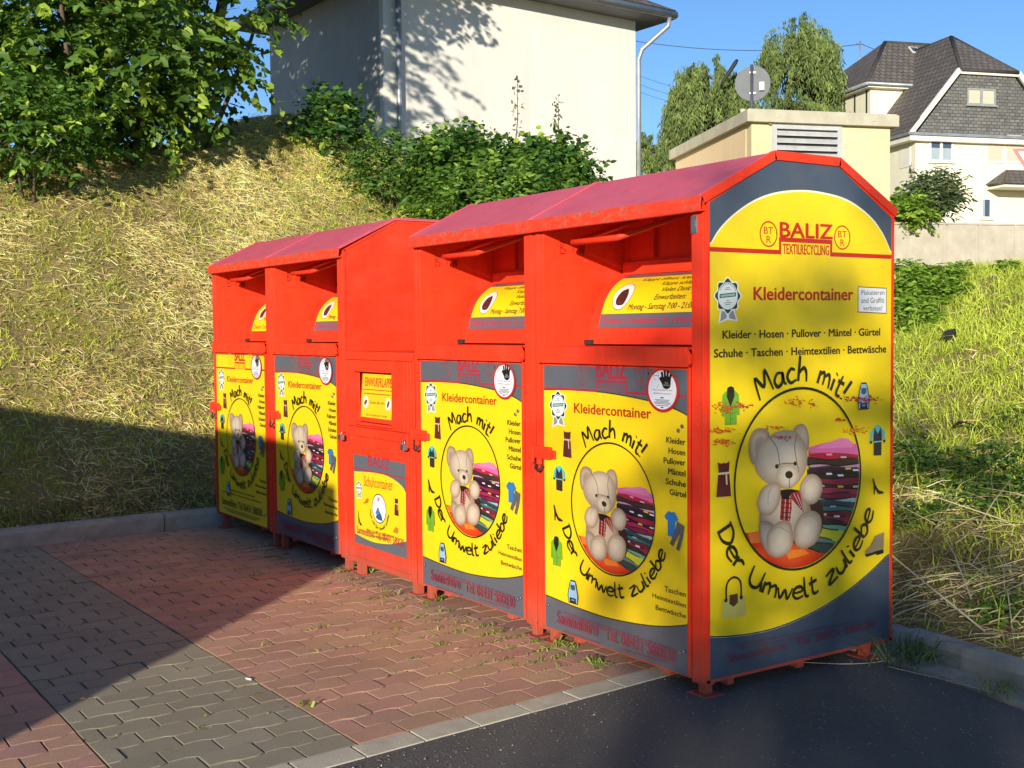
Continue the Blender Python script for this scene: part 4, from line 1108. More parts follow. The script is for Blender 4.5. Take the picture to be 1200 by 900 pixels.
# upper panel with a framed opening
za, zb_ = .872, HT-.037; xa, xb = -WC+.054, -.100
ox0, ox1 = CL(423, 500)[0], CL(461, 500)[0]; oz1 = CL(440, 436)[1]; oz0 = CL(440, 496)[1]
mb = MB()
mb.box(xa, ox0, -.014, -.004, za, zb_); mb.box(ox1, xb, -.014, -.004, za, zb_); mb.box(ox0, ox1, -.014, -.004, za, oz0); mb.box(ox0, ox1, -.014, -.004, oz1, zb_)
mb.box(-.099, -.061, -.010, -.004, za, zb_)
mb.box(ox0-.03, ox1+.01, -.040, -.0145, oz1, oz1+.012); mb.box(ox0-.02, ox1+.012, -.038, -.0145, oz0-.015, oz0)
up = mb.build('chute_frame', M['red'], t, bevel=.002)
mb = MB(); mb.prism([(ox0+.004, -.012, oz0+.004), (ox0+.004, .006, oz1-.004), (ox0+.004, .05, oz1-.004), (ox0+.004, .05, oz0+.004)], (ox1-ox0-.008, 0, 0))
ch = mb.build('chute_flap', M['red'], t, bevel=.001)
hgt = oz1-oz0
def chute_to3(u, v):
    k = (v-(oz0+.004))/(hgt-.008); return (u, -.012+.018*k, v)
A = Art(chute_to3, (0, -.97, .2))
A.poly([(ox0+.012, oz0+.03), (ox1-.01, oz0+.03), (ox1-.01, oz1-.012), (ox0+.02, oz1-.012)], (240, 200, 30))
w0, w1 = ox0+.02, ox1-.01
A.textfit('EINWURFKLAPPE', (w0+.03, oz1-.085), (w1-.01, oz1-.085), .05, (200, 50, 20), .02, .1); A.ribbon([(w0, oz1-.105), (w1, oz1-.105)], .005, (200, 50, 20))
A.textfit('Ist Schacht Hilfe bitte gegen Umkehrbar', (w0+.01, oz1-.135), (w1-.01, oz1-.135), .016, (90, 70, 20)) if False else A.ribbon([(w0+.02, oz1-.128), (w1-.02, oz1-.128)], .006, (150, 110, 20))
A.textfit('Schuhe aller Art', (w0+.10, oz1-.185), (w1-.09, oz1-.185), .016, (70, 50, 14), .01)
for c in ((w0+.05, oz1-.18), (w1-.045, oz1-.18)):
    A.poly(ell(c[0], c[1], .036, .036), (236, 230, 214)); A.poly(ell(c[0], c[1], .022, .012, .6 if c[0] < -.4 else 1.1), (140, 60, 50))
A.textfit('Neu und gebraucht, Danke!', (w0+.06, oz0+.04), (w1-.05, oz0+.04), .014, (70, 50, 14))
A.build('sticker', M['print'], ch)
mb = MB()
mb.box(-WC+.0525, -.061, -.024, -.004, .815, .868); mb.box(-.075, -.030, -.034, -.0101, .79, .862); mb.build('lock_bar', M['red'], t, bevel=.003)
for xx in (-WC+.03, -.045):
    mb = MB(); mb.box(xx-.018, xx+.018, -.062, -.036, .78, .812) ; mb.tube([(xx-.011, -.049, .812), (xx-.011, -.049, .828), (xx, -.049, .836), (xx+.011, -.049, .828), (xx+.011, -.049, .812)], .003, 8); mb.build('padlock', M['steel'], t, bevel=.003)
mb = MB(); mb.box(-WC+.054, -.062, -.012, -.002, ZB+.03, .812); mb.box(-WC+.0525, -.061, -.010, -.0, ZB-.005, ZB+.028)
dr = mb.build('door', M['red'], t, bevel=.0015)
A, ext = shoe_door_art()
so_ = A.build('sticker', M['print'], dr); so_.location = (-cx0, -.0125, 0)
for (lx, ly) in ((-WC+.12, .035), (-.05, .035), (-WC+.12, .80), (-.05, .80)):
    mb = MB(); g0 = float(gz(cx0+lx)); mb.box(lx-.028, lx+.028, ly-.02, ly+.02, g0+.004, ZB-.001); mb.box(lx-.05, lx+.05, ly-.04, ly+.04, g0-.001, g0+.004); mb.build('leg', M['red'], t)
# ------------------------------------------------------------------ vegetation tools
LEAF_T = np.array([(0, 0, 0), (.22, .46, .07), (.62, .40, .08), (1.0, 0, -.06), (.62, -.40, .08), (.22, -.46, .07)])
def leaf_mesh(P, A, Nn, L, Wd, cols):
    """P base, A leaf axis, Nn face normal (arrays n,3); L, Wd (n,)"""
    n = len(P); A = A/(np.linalg.norm(A, axis=1, keepdims=True)+1e-9)
    S = np.cross(Nn, A); S /= (np.linalg.norm(S, axis=1, keepdims=True)+1e-9); Nn = np.cross(A, S)
    T = LEAF_T
    V = (P[:, None, :] + A[:, None, :]*(T[None, :, 0:1]*L[:, None, None]) + S[:, None, :]*(T[None, :, 1:2]*Wd[:, None, None]) + Nn[:, None, :]*(T[None, :, 2:3]*L[:, None, None]))
    base = np.arange(n)[:, None]*6
    F1 = base+np.array([0, 1, 2, 3])[None]; F2 = base+np.array([0, 3, 4, 5])[None]
    return V.reshape(-1, 3), np.concatenate([F1, F2], 0), np.repeat(cols, 6, axis=0)
def unit(v): return v/(np.linalg.norm(v, axis=-1, keepdims=True)+1e-9)
def leafcols(n, c1, c2, var=0.18, hi=None, hp=0.0):
    t = rng.random(n)[:, None]; c = np.array(c1)*(1-t)+np.array(c2)*t
    c = c*(1+rng.normal(0, var, n))[:, None]
    if hi is not None:
        k = rng.random(n) < hp; c[k] = np.array(hi)*(1+rng.normal(0, .15, k.sum()))[:, None]
    return np.clip(c, 0.005, 1)
def sprays(starts, dirs, length, nl, L, Wr, droop, c1, c2, hi=None, hp=0.0, Lvar=.25, flat=0.5, spread=.9):
    """leafy twigs: nl leaves in two ranks along an arching twig"""
    n = len(starts); dirs = unit(dirs)
    t = (np.arange(nl)+0.6)/nl
    Lg = length*(1+rng.normal(0, .2, n))
    pos = starts[:, None, :]+dirs[:, None, :]*(t[None, :, None]*Lg[:, None, None])
    pos[:, :, 2] -= (droop*Lg)[:, None]*(t[None, :]**2)
    tang = np.repeat(dirs[:, None, :], nl, 1).copy(); tang[:, :, 2] -= 2*droop*t[None, :]; tang = unit(tang)
    up = np.zeros_like(tang); up[:, :, 2] = 1
    side = unit(np.cross(tang, up+rng.normal(0, .25, tang.shape))); sgn = np.where(np.arange(nl) % 2 == 0, 1., -1.)
    ax = unit(tang*.55+side*sgn[None, :, None]*spread+rng.normal(0, .22, tang.shape)); ax[:, :, 2] -= .28; ax = unit(ax)
    nm = unit(up*flat+rng.normal(0, .42, tang.shape))
    P = pos.reshape(-1, 3); m_ = len(P)
    Ls = L*(1+rng.normal(0, Lvar, m_)).clip(.35, 1.7)
    cl = leafcols(n, c1, c2, .16, hi, hp); cl = np.repeat(cl, nl, 0)*(1+rng.normal(0, .12, m_))[:, None]
    return leaf_mesh(P, ax.reshape(-1, 3), nm.reshape(-1, 3), Ls, Ls*Wr, np.clip(cl, .004, 1))
def shell_pts(n, c, r, lo=.55, bumps=.25, seed=1, zmin=-1.0):
    d = unit(rng.normal(0, 1, (n*2, 3))); d = d[d[:, 2] > zmin][:n]
    k = vn(d[:, 0]*1.7+5+seed, d[:, 1]*1.7+d[:, 2]*1.3+9, 1.6, seed)
    rad = (lo+(1-lo)*rng.random(len(d))**.45)*(1-bumps+2*bumps*k)
    return np.array(c)+d*rad[:, None]*np.array(r), d
def merge(parts):
    V = []; Fs = []; C = []; b = 0
    for v, f, c in parts: V.append(v); Fs.append(f+b); C.append(c); b += len(v)
    return np.concatenate(V), np.concatenate(Fs), np.concatenate(C)
def limbs(mb, base, top, r0, n=6, spread=1.0, seed=0, rr=.35):
    r_ = random.Random(seed); base = Vector(base); top = Vector(top)
    mid = (base+top)/2+Vector((r_.uniform(-.1, .1), r_.uniform(-.1, .1), 0))*(top-base).length
    tr = [base, (base*2+mid)/3, mid, (mid+top)/2, top]; mb.tube(tr, [r0, r0*.85, r0*.65, r0*.45, r0*.2], 8)
    for i in range(n):
        k = r_.uniform(.3, .9); p = base.lerp(top, k)
        a = r_.uniform(0, 2*PI); d = Vector((math.cos(a), math.sin(a), r_.uniform(.3, 1.0)))*spread*r_.uniform(.6, 1.1)
        mb.tube([p, p+d*.5+Vector((0, 0, .05)), p+d], [r0*rr*(1.2-k), r0*rr*.6*(1.2-k), r0*.06], 6)

def loc_obj(o, origin):
    """re-centre mesh data on the thing's empty"""
    o.data.transform(Matrix.Translation(-Vector(origin)))
    return o
def plant(name, origin, label, cat, foliage, branches=None, group=None, fol_name='foliage', mat='leaf', br_name='trunk'):
    t = thing(name, tuple(origin), label, cat, group)
    V, Fq, C = foliage; o = np_mesh(fol_name, V-np.array(origin), Fq, M[mat], C, t)
    if branches is not None: loc_obj(branches.build(br_name, M['bark'], t), origin)
    return t
def hz(x, y): return float(H(x, y))

G1 = (.06, .13, .018); G2 = (.135, .245, .032); GH = (.30, .43, .055)

# --- big broadleaf tree on top of the left bank
parts = []; tb = np.array([-11.9, 0.9]); zb0 = hz(*tb)
mb = MB()
r_ = random.Random(3)
crown = [((-11.7, .9, zb0+2.0), (2.3, 2.0, 1.75), 420), ((-11.3, 1.15, zb0+1.5), (1.4, 1.05, 1.2), 280), ((-12.3, -.9, zb0+2.2), (2.0, 2.0, 1.7), 330), ((-12.2, .6, zb0+4.3), (2.6, 2.6, 2.2), 420),
         ((-12.4, 1.0, zb0+3.9), (1.5, 1.3, 1.5), 260), ((-13.2, -2.5, zb0+3.8), (2.6, 2.6, 2.6), 300), ((-11.2, -.2, zb0+1.3), (1.2, 1.8, .9), 200), ((-12.6, -2.2, zb0+1.6), (2.0, 2.0, 1.5), 260), ((-13.6, -.4, zb0+3.2), (2.2, 3.0, 3.0), 420), ((-10.9, .9, zb0+.9), (1.0, 1.2, .6), 120)]
for c, r, n in crown:
    p, d = shell_pts(n, c, r, .5, .28, seed=int(c[2]*10) % 7+1)
    dirs = unit(d*.7+rng.normal(0, .35, d.shape)+np.array([.25, -.15, .1]))
    lit = n // 4
    parts.append(sprays(p, dirs, .55, 17, .100, .74, .38, G1, G2, GH, .2, Lvar=.35))
# long leafy shoots hanging out of the crown
p = np.array([(-10.2, 1.1, zb0+2.7), (-10.3, .3, zb0+2.1), (-10.4, 1.2, zb0+3.3), (-10.5, -.4, zb0+2.4), (-10.5, 1.2, zb0+2.9), (-10.3, 1.2, zb0+3.9), (-10.4, -.9, zb0+3.0), (-10.4, 1.3, zb0+1.7), (-10.1, .8, zb0+1.9), (-10.2, 1.2, zb0+2.2)])
parts.append(sprays(p, np.array([[.5, .6, .1]]*len(p))+rng.normal(0, .3, p.shape), .85, 16, .19, .42, .45, (.12, .24, .03), (.17, .31, .04)))
top = (-12.1, .9, zb0+5.5)
limbs(mb, (-11.9, .9, zb0-.2), top, .13, 16, 1.9, 4)
for k, (dx, dy) in enumerate(((.7, .35), (.9, -.5), (-.3, .9), (.55, 1.1), (1.0, .1))):
    limbs(mb, (-11.9+dx, .9+dy, hz(-11.9+dx, .9+dy)-.1), (-11.9+dx*1.7, .9+dy*1.9, zb0+2.8), .04, 5, .7, 10+k)
FOL_BIG = merge(parts)
plant('broadleaf_tree', (tb[0], tb[1], zb0), 'tall dense broadleaf tree on top of the bank at the upper left', 'tree', FOL_BIG, mb)
# its neighbour behind, reaching higher: throws the shade on the pale house wall
parts = []
b0 = np.array([-13.6, 2.6, hz(-13.6, 2.6)])
for c, r, n in (((-13.3, 3.0, 9.3), (1.3, 1.5, .8), 200), ((-13.6, 4.1, 9.0), (.9, 1.3, .5), 110), ((-13.2, 5.1, 8.95), (.5, .9, .3), 46), ((-14.4, 2.3, 8.5), (2.0, .9, 2.0), 10), ((-15.3, 2.3, 8.5), (3.0, .9, 2.0), 2000)):
    p, d = shell_pts(n, c, r, .3, .3, seed=5); parts.append(sprays(p, unit(d+rng.normal(0, .3, d.shape)), .5, 10, .14, .7, .35, G1, G2, GH, .12))
mb = MB(); limbs(mb, b0-np.array([0, 0, .2]), (-13.5, 3.0, 9.5), .12, 8, 1.2, 8)
mb.tube([(-13.5, 2.8, 8.6), (-13.4, 4.2, 8.9), (-13.2, 5.4, 8.7)], [.05, .03, .01], 6)
plant('slender_tree', b0, 'high slender tree rising behind the broadleaf tree beside the pale house', 'tree', merge(parts), mb)

# --- shrubs
def shrub(name, c, r, n, label, L=.085, Wr=.62, c1=G1, c2=G2, hi=GH, hp=.12, length=.38, nl=9, droop=.2, group=None, up=.35, cat='shrub', lo=.5):
    z0 = hz(c[0], c[1]); cc = (c[0], c[1], c[2])
    p, d = shell_pts(n, cc, r, lo, .3, seed=int(abs(c[0]*7+c[1]*3)) % 9+1)
    p = p[p[:, 2] > H(p[:, 0], p[:, 1])]; d = unit(p-np.array(cc))
    dirs = unit(d*.8+np.array([0, 0, up])+rng.normal(0, .35, d.shape))
    f = sprays(p, dirs, length, nl, L, Wr, droop, c1, c2, hi, hp)
    mb = MB()
    for k in range(6):
        a = k*PI/3; mb.tube([(c[0]+.1*math.cos(a), c[1]+.1*math.sin(a), z0-.1), (c[0]+.3*r[0]*math.cos(a), c[1]+.3*r[1]*math.sin(a), (z0+c[2])/2), (c[0]+.7*r[0]*math.cos(a), c[1]+.7*r[1]*math.sin(a), c[2]+.4*r[2])], [.02, .015, .006], 6)
    return plant(name, (c[0], c[1], z0), label, cat, f, mb, group, br_name='stems')
def shrub_px(name, px, py, depth, rpx, rpy, n, label, rd=None, **kw):
    p = at(px, py, depth); rx = rpx*depth/F; rz = rpy*depth/F
    return shrub(name, tuple(p), (rx if rd is None else rd, rx, rz), n, label, **kw)
shrub_px('shrub', 35, 155, 12.6, 70, 48, 300, 'bright green bush at the left edge in front of the broadleaf tree', c1=(.06, .14, .02), c2=(.11, .22, .03), L=.09)
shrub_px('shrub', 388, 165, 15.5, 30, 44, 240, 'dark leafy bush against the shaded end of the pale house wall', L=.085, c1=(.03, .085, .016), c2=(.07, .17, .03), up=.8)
shrub_px('shrub', 455, 204, 15.0, 34, 30, 240, 'light green bush below the downpipe of the pale house', L=.075, Wr=.5, c1=(.07, .15, .025), c2=(.12, .23, .04), up=.5)
shrub_px('shrub', 544, 215, 14.0, 54, 44, 800, 'broad bramble bush in the middle of the hedge before the pale house', L=.078, Wr=.7, c1=(.05, .12, .018), c2=(.10, .21, .03))
shrub_px('shrub', 640, 218, 13.6, 40, 38, 620, 'rounded bramble bush at the right end of the hedge before the pale house', L=.078, Wr=.72, c1=(.045, .12, .018), c2=(.09, .20, .028))
shrub_px('shrub', 590, 245, 13.0, 90, 32, 300, 'low nettle bush under the hedge just behind the container roofs', L=.085, Wr=.45, c1=(.07, .15, .02), c2=(.14, .26, .03), up=.9)
# two tall seeding weeds
for (px, py0, py1, lab) in ((602, 150, 88, 'taller of two wiry weeds rising above the hedge'), (650, 160, 112, 'shorter of two wiry weeds rising above the hedge')):
    dp = 13.8; a = at(px, py0+40, dp); b_ = at(px+4, py1, dp)
    mb = MB(); mb.tube([a, (a+b_)/2+np.array([.02, .02, 0]), b_], [.008, .006, .002], 5)
    k = 60; tt = rng.random(k); P = a[None]*(1-tt[:, None])+b_[None]*tt[:, None]+rng.normal(0, .035, (k, 3))*(1.2-tt[:, None]*.6)
    f = leaf_mesh(P, rng.normal(0, 1, (k, 3)), rng.normal(0, 1, (k, 3)), np.full(k, .055), np.full(k, .028), leafcols(k, (.10, .13, .05), (.16, .19, .07)))
    plant('tall_weed', tuple(a), lab, 'weed', f, mb, br_name='stem')
shrub_px('shrub', 1092, 238, 31.5, 22, 20, 300, 'grey-green bush standing above the concrete wall', L=.17, Wr=.3, c1=(.07, .11, .04), c2=(.12, .17, .06), hi=(.2, .25, .1), length=.6, up=.9)
shrub_px('shrub', 1058, 252, 30.5, 20, 10, 240, 'bright yellow-green low bush beside the grey-green bush above the wall', L=.15, Wr=.5, c1=(.13, .24, .02), c2=(.2, .33, .03), hi=(.28, .42, .05), length=.5)

# --- willows far behind
def willow(c, r, n, label, L=.23, seed=3, gap=1.0):
    p, d = shell_pts(int(n*2.2), c, r, .35, .5, seed=seed, zmin=-.35)
    kk = vn(d[:, 0]*3+d[:, 2]*2+7, d[:, 1]*3-d[:, 2]*2.5+3, 1.3, seed+20) > .44; p = p[kk]; d = d[kk]
    z0 = 4.0; parts = []
    nl = 22; t = np.arange(nl)/nl
    Lg = rng.uniform(1.0, 3.4, len(p))*r[2]/4.5
    out = unit(d*np.array([1, 1, .25]))
    pos = p[:, None, :]+out[:, None, :]*(0.5*np.minimum(t*2, 1)[None, :, None])
    pos[:, :, 2] -= Lg[:, None]*t[None, :]**1.1; pos += rng.normal(0, .05, pos.shape)
    ax = np.zeros_like(pos); ax[:, :, 2] = -1; ax += rng.normal(0, .38, ax.shape)
    P = pos.reshape(-1, 3); m_ = len(P)
    cl = np.repeat(leafcols(len(p), (.13, .185, .05), (.25, .32, .09), .25), nl, 0)*(1+rng.normal(0, .15, m_))[:, None]
    Ls = L*(1+rng.normal(0, .2, m_)); nm = unit(rng.normal(0, 1, (m_, 3))+np.repeat(out, nl, 0)*.7)
    parts.append(leaf_mesh(P, ax.reshape(-1, 3), nm, Ls, Ls*.22, np.clip(cl, .01, 1)))
    mb = MB(); b0 = (c[0], c[1], z0); limbs(mb, b0, (c[0], c[1], c[2]+r[2]*.7), .32, 14, r[0]*.8, seed)
    return plant('willow_tree', b0, label, 'tree', merge(parts), mb)
def willow_px(px, py, depth, rpx, rpy, n, label, seed, **kw):
    p = at(px, py, depth); return willow(tuple(p), (rpx*depth/F, rpx*depth/F, rpy*depth/F), n, label, seed=seed, **kw)
willow_px(830, 128, 52, 42, 56, 620, 'wide weeping willow behind the round sign', 3)
willow_px(938, 80, 55, 40, 54, 600, 'tallest weeping willow, between the round sign and the roof mast', 4)
willow_px(930, 150, 54, 66, 34, 420, 'low spreading willow foot behind the flat-roofed hut', 6)
willow_px(765, 190, 60, 30, 28, 240, 'small distant willow beside the right edge of the pale house', 7)

# --- off-screen tree that shades the end of the row (stands behind the viewer)
parts = []; oc = np.array([0, 0])+SUN_H/np.linalg.norm(SUN_H)*24.0+np.array([.73, .683])*.60
for c, r, n in (((oc[0], oc[1], 6.3), (1.0, 1.0, 1.0), 190), ((oc[0]+.1, oc[1]+.1, 5.0), (1.05, 1.05, .9), 300), ((oc[0]+.75, oc[1]+.7, 4.7), (.8, .8, .6), 90)):
    p, d = shell_pts(n, c, r, .15, .35, seed=6); parts.append(sprays(p, unit(d+rng.normal(0, .4, d.shape)), .5, 8, .11, .7, .3, G1, G2))
mb = MB(); limbs(mb, (oc[0], oc[1], -.05), (oc[0], oc[1], 6.4), .07, 7, .8, 9)
plant('street_tree', (oc[0], oc[1], -.05), 'young tree beside the road behind the viewer', 'tree', merge(parts), mb)

# ------------------------------------------------------------------ grasses
def blades(P, Dr, L, Wd, bend, cols):
    """strip blades of two quads; Dr initial direction"""
    n = len(P); Dr = unit(Dr); up = np.array([0, 0, 1.0])
    S = unit(np.cross(Dr, rng.normal(0, 1, (n, 3))))*Wd[:, None]/2
    tip = np.zeros((n, 3)); tip[:, 2] = -1
    m1 = P+Dr*(L*.5)[:, None]; d2 = unit(Dr+bend[:, None]*(np.stack([Dr[:, 0], Dr[:, 1], -np.abs(Dr[:, 2])-.4], 1)))
    m2 = m1+d2*(L*.5)[:, None]
    V = np.stack([P-S, P+S, m1+S*.8, m1-S*.8, m2+S*.15, m2-S*.15], 1).reshape(-1, 3)
    b_ = np.arange(n)[:, None]*6
    Fq = np.concatenate([b_+np.array([0, 1, 2, 3])[None], b_+np.array([3, 2, 4, 5])[None]], 0)
    return V, Fq, np.repeat(cols, 6, 0)
def inview(x, y, pad=60):
    z = H(x, y); q = np.stack([x, y, z], 1)-CP; dz = q@CF; px = 600+F*(q@CR)/dz; py = 450+F*(q@CD)/dz
    return (dz > 1) & (px > -pad) & (px < 1200+pad) & (py > -60) & (py < 960)
def hidden(x, y):    # behind the containers
    z = H(x, y)+.25; q = np.stack([x, y, z], 1)-CP; dz = q@CF; px = 600+F*(q@CR)/dz; py = 450+F*(q@CD)/dz
    return (px > 270) & (px < 1030) & (py > np.interp(px, [270, 460, 500, 690, 830, 910, 990, 1030], [330, 275, 290, 235, 225, 200, 200, 245])) & (y > .5)
# dry straw mat on the banks
def scatter(n, x0, x1, y0, y1):
    x = rng.uniform(x0, x1, n); y = rng.uniform(y0, y1, n)
    thin = rng.random(n) < .45
    ok = ((x < -5.66) | (y > 1.27+np.where(x > .36, -.14*(x-.36)-.07, 0))) & (inview(x, y) | (inview(x, y, 1300) & thin)) & (~hidden(x, y) | thin)
    return x[ok], y[ok]
def straw(n, box, Lm=.22, col=((.38, .28, .13), (.55, .44, .22)), dens=lambda x, y: np.ones(len(x)), wd=.0045, lie=.25):
    x, y = scatter(n, *box); k = rng.random(len(x)) < dens(x, y); x, y = x[k], y[k]; n = len(x)
    e = .05; nx_ = (H(x+e, y)-H(x-e, y))/(2*e); ny_ = (H(x, y+e)-H(x, y-e))/(2*e)
    a = rng.uniform(0, 2*PI, n); d = np.stack([np.cos(a), np.sin(a), np.cos(a)*nx_+np.sin(a)*ny_+rng.exponential(lie, n)], 1)
    L = Lm*rng.lognormal(0, .45, n).clip(.25, 2.5)
    P = np.stack([x, y, H(x, y)+rng.uniform(-.005, .06, n)], 1)
    c = leafcols(n, *col, .22)*(.35+1.3*vn(x, y, 2.3, 31))[:, None]
    return blades(P, d, L, np.full(n, wd)*rng.uniform(.6, 1.5, n), rng.uniform(0, .5, n), np.clip(c, 0, 1))
def tufts(n, box, Lm, col, dens, per=7, wd=.006, sp=.05, lean=.35):
    x, y = scatter(n, *box); k = rng.random(len(x)) < dens(x, y); x, y = x[k], y[k]
    x = np.repeat(x, per)+rng.normal(0, sp, len(x)*per); y = np.repeat(y, per)+rng.normal(0, sp, len(y)*per); n = len(x)
    ok = ((x < -5.66) | (y > 1.27+np.where(x > .36, -.14*(x-.36)-.07, 0))); x = x[ok]; y = y[ok]; n = len(x)
    d = np.stack([rng.normal(0, lean, n), rng.normal(0, lean, n), np.ones(n)], 1)
    L = Lm*rng.lognormal(0, .4, n).clip(.3, 2.2)
    P = np.stack([x, y, H(x, y)-.01], 1); c = leafcols(n, *col, .2)*(.6+.8*vn(x, y, 2.1, 51))[:, None]
    return blades(P, d, L, np.full(n, wd)*rng.uniform(.7, 1.4, n), rng.uniform(0, .9, n), np.clip(c, 0, 1))
LB = (-15.5, -5.6, -6.5, 6.5); RB = (-11.5, 7.0, 1.0, 13)
green_n = lambda x, y: vn(x, y, .75, 77)
dL = lambda x, y: np.clip(1.15-1.2*np.clip((green_n(x, y)-.52)*5, 0, 1), .15, 1)
gL = lambda x, y: np.clip((green_n(x, y)-.42)*5, .05, 1)*np.clip(1.25-((-x)-6)/7, .25, 1)
s = [straw(245000, LB, .095, ((.72, .55, .18), (1.0, .83, .36)), dL, .0042, .16), straw(22000, LB, .09, ((.46, .31, .13), (.64, .46, .21)), dL, .007), straw(420, LB, .42, ((.50, .40, .22), (.66, .56, .36)), lambda x, y: np.ones(len(x)), .007, .35)]
o = np_mesh('dry_grass', *merge(s)[:2], M['straw'], merge(s)[2]); tag(o, 'tangled dry straw-coloured grass covering the left bank', 'dry grass', kind='stuff')
s = [tufts(25000, LB, .060, ((.42, .50, .05), (.66, .68, .09)), gL, 8, .0055, .05, .75), tufts(2600, LB, .10, ((.36, .46, .05), (.52, .60, .08)), lambda x, y: gL(x, y)*.8, 9, .0075, .05, .6)]
x, y = scatter(30000, *LB); n = len(x); e = .05; nrm_ = np.stack([-(H(x+e, y)-H(x-e, y))/(2*e), -(H(x, y+e)-H(x, y-e))/(2*e), np.ones(n)], 1)
thV, thF, thC = leaf_mesh(np.stack([x, y, H(x, y)+rng.uniform(.0, .04, n)], 1), rng.normal(0, 1, (n, 3))*np.array([1, 1, .5]), nrm_+rng.normal(0, .5, (n, 3)), rng.uniform(.02, .06, n), rng.uniform(.01, .03, n), leafcols(n, (.34, .24, .10), (.66, .50, .24), .3, (.30, .38, .07), .25))
o = np_mesh('leaf_litter', thV, thF, M['straw'], thC); tag(o, 'dead leaves and small weeds lying in the dry grass of the left bank', 'leaf litter', kind='stuff')
kx = rng.uniform(-5.95, -5.62, 2600); ky = rng.uniform(-2.6, 1.1, 2600)
kd = np.stack([rng.normal(0, .4, 2600), rng.normal(0, .4, 2600), np.ones(2600)], 1)
s.append(blades(np.stack([kx, ky, H(kx, ky)-.01], 1), kd, rng.uniform(.05, .16, 2600), np.full(2600, .005), rng.uniform(0, .9, 2600), leafcols(2600, (.08, .13, .03), (.16, .20, .05))))
V, Fq, C = merge(s); o = np_mesh('green_grass', V, Fq, M['grass'], C); tag(o, 'yellow-green grass tufts between the straw on the left bank', 'grass', kind='stuff')
# right hand bank
front = lambda x, y: np.clip(1.35-(y-1.1)/2.3, .08, 1)*np.clip(.3+1.6*vn(x, y, 1.1, 12), 0, 1)
s = [straw(130000, RB, .13, ((.62, .48, .22), (.86, .70, .38)), front, .0045, .15), straw(500, (-2, 3, 1.0, 4), .5, ((.50, .42, .25), (.68, .58, .38)), front, .006, .3)]
V, Fq, C = merge(s); o = np_mesh('dry_grass', V, Fq, M['straw'], C); tag(o, 'dry matted grass behind the right-hand kerb', 'dry grass', kind='stuff')
lush = lambda x, y: np.clip((y-1.3)/2.6, .10, 1)*np.clip(.35+1.3*vn(x, y, .9, 45), .1, 1)
s = [tufts(40000, RB, .10, ((.40, .52, .05), (.62, .68, .10)), lush, 8, .006, .05, .45), tufts(48000, RB, .06, ((.34, .46, .05), (.52, .60, .08)), lambda x, y: np.clip((y-1.2)/2.2, .15, 1), 8, .006, .05, .6)]
V, Fq, C = merge(s); o = np_mesh('green_grass', V, Fq, M['grass'], C); tag(o, 'long sunlit green grass on the right-hand slope', 'grass', kind='stuff')
# leafy ground cover on the right bank
def cover(pts, n, rad, L, c1, c2, hgt, name, label):
    P = []
    for (x, y, r) in pts:
        k = int(n*r*r*3); a = rng.uniform(0, 2*PI, k); q = r*np.sqrt(rng.random(k)); P.append(np.stack([x+q*np.cos(a), y+q*np.sin(a), rng.random(k)*(1-(q/r)**2)*hgt*(r/.5)], 1))
    P = np.concatenate(P); ok = P[:, 1] > 1.27; P = P[ok]; P[:, 2] += H(P[:, 0], P[:, 1])+.02; n_ = len(P)
    a = rng.uniform(0, 2*PI, n_); ax = np.stack([np.cos(a), np.sin(a), rng.normal(-.1, .25, n_)], 1); nm = unit(np.stack([rng.normal(.1, .4, n_), rng.normal(-.25, .4, n_), np.ones(n_)], 1))
    Ls = L*rng.uniform(.5, 1.4, n_)
    V, Fq, C = leaf_mesh(P, ax, nm, Ls, Ls*.72, leafcols(n_, c1, c2, .2)); o = np_mesh(name, V, Fq, M['leaf'], C); tag(o, label, 'weeds', kind='stuff')
def gpt(px, py):    # point of the right bank under a pixel (march)
    v = ray(px, py); t = 3.0
    while t < 60:
        p = CP+v*t
        if p[2] < H(p[0], p[1]): return p
        t += .03
    return CP+v*20
pts = []
for (px, py, r) in ((1058, 350, .30), (1072, 340, .32), (1088, 356, .32), (1062, 378, .30), (1098, 336, .30), (1112, 350, .22), (1060, 325, .3), (1125, 322, .2), (1140, 318, .18), (1080, 385, .22), (1180, 316, .14)):
    p = gpt(px, py); pts.append((p[0], p[1], r))
cover(pts, 2600, 1, .06, (.17, .30, .03), (.27, .42, .05), .34, 'nettle_patch', 'leafy green nettles on the crest right of the nearest container')
pts = []
for (px, py, r) in ((1150, 570, .3), (1175, 560, .3), (1190, 590, .3), (1130, 600, .2), (1165, 590, .25), (1060, 545, .28), (1080, 560, .25), (1075, 530, .2), (1100, 545, .2), (1185, 720, .13), (1170, 728, .12), (1160, 715, .1), (1060, 612, .16), (1085, 612, .12), (1190, 500, .2), (1165, 540, .2)):
    p = gpt(px, py); pts.append((p[0], p[1], r))
cover(pts, 1700, 1, .036, (.09, .18, .025), (.17, .29, .04), .22, 'clover_patch', 'low clover-like weeds growing in the dry grass near the right kerb')

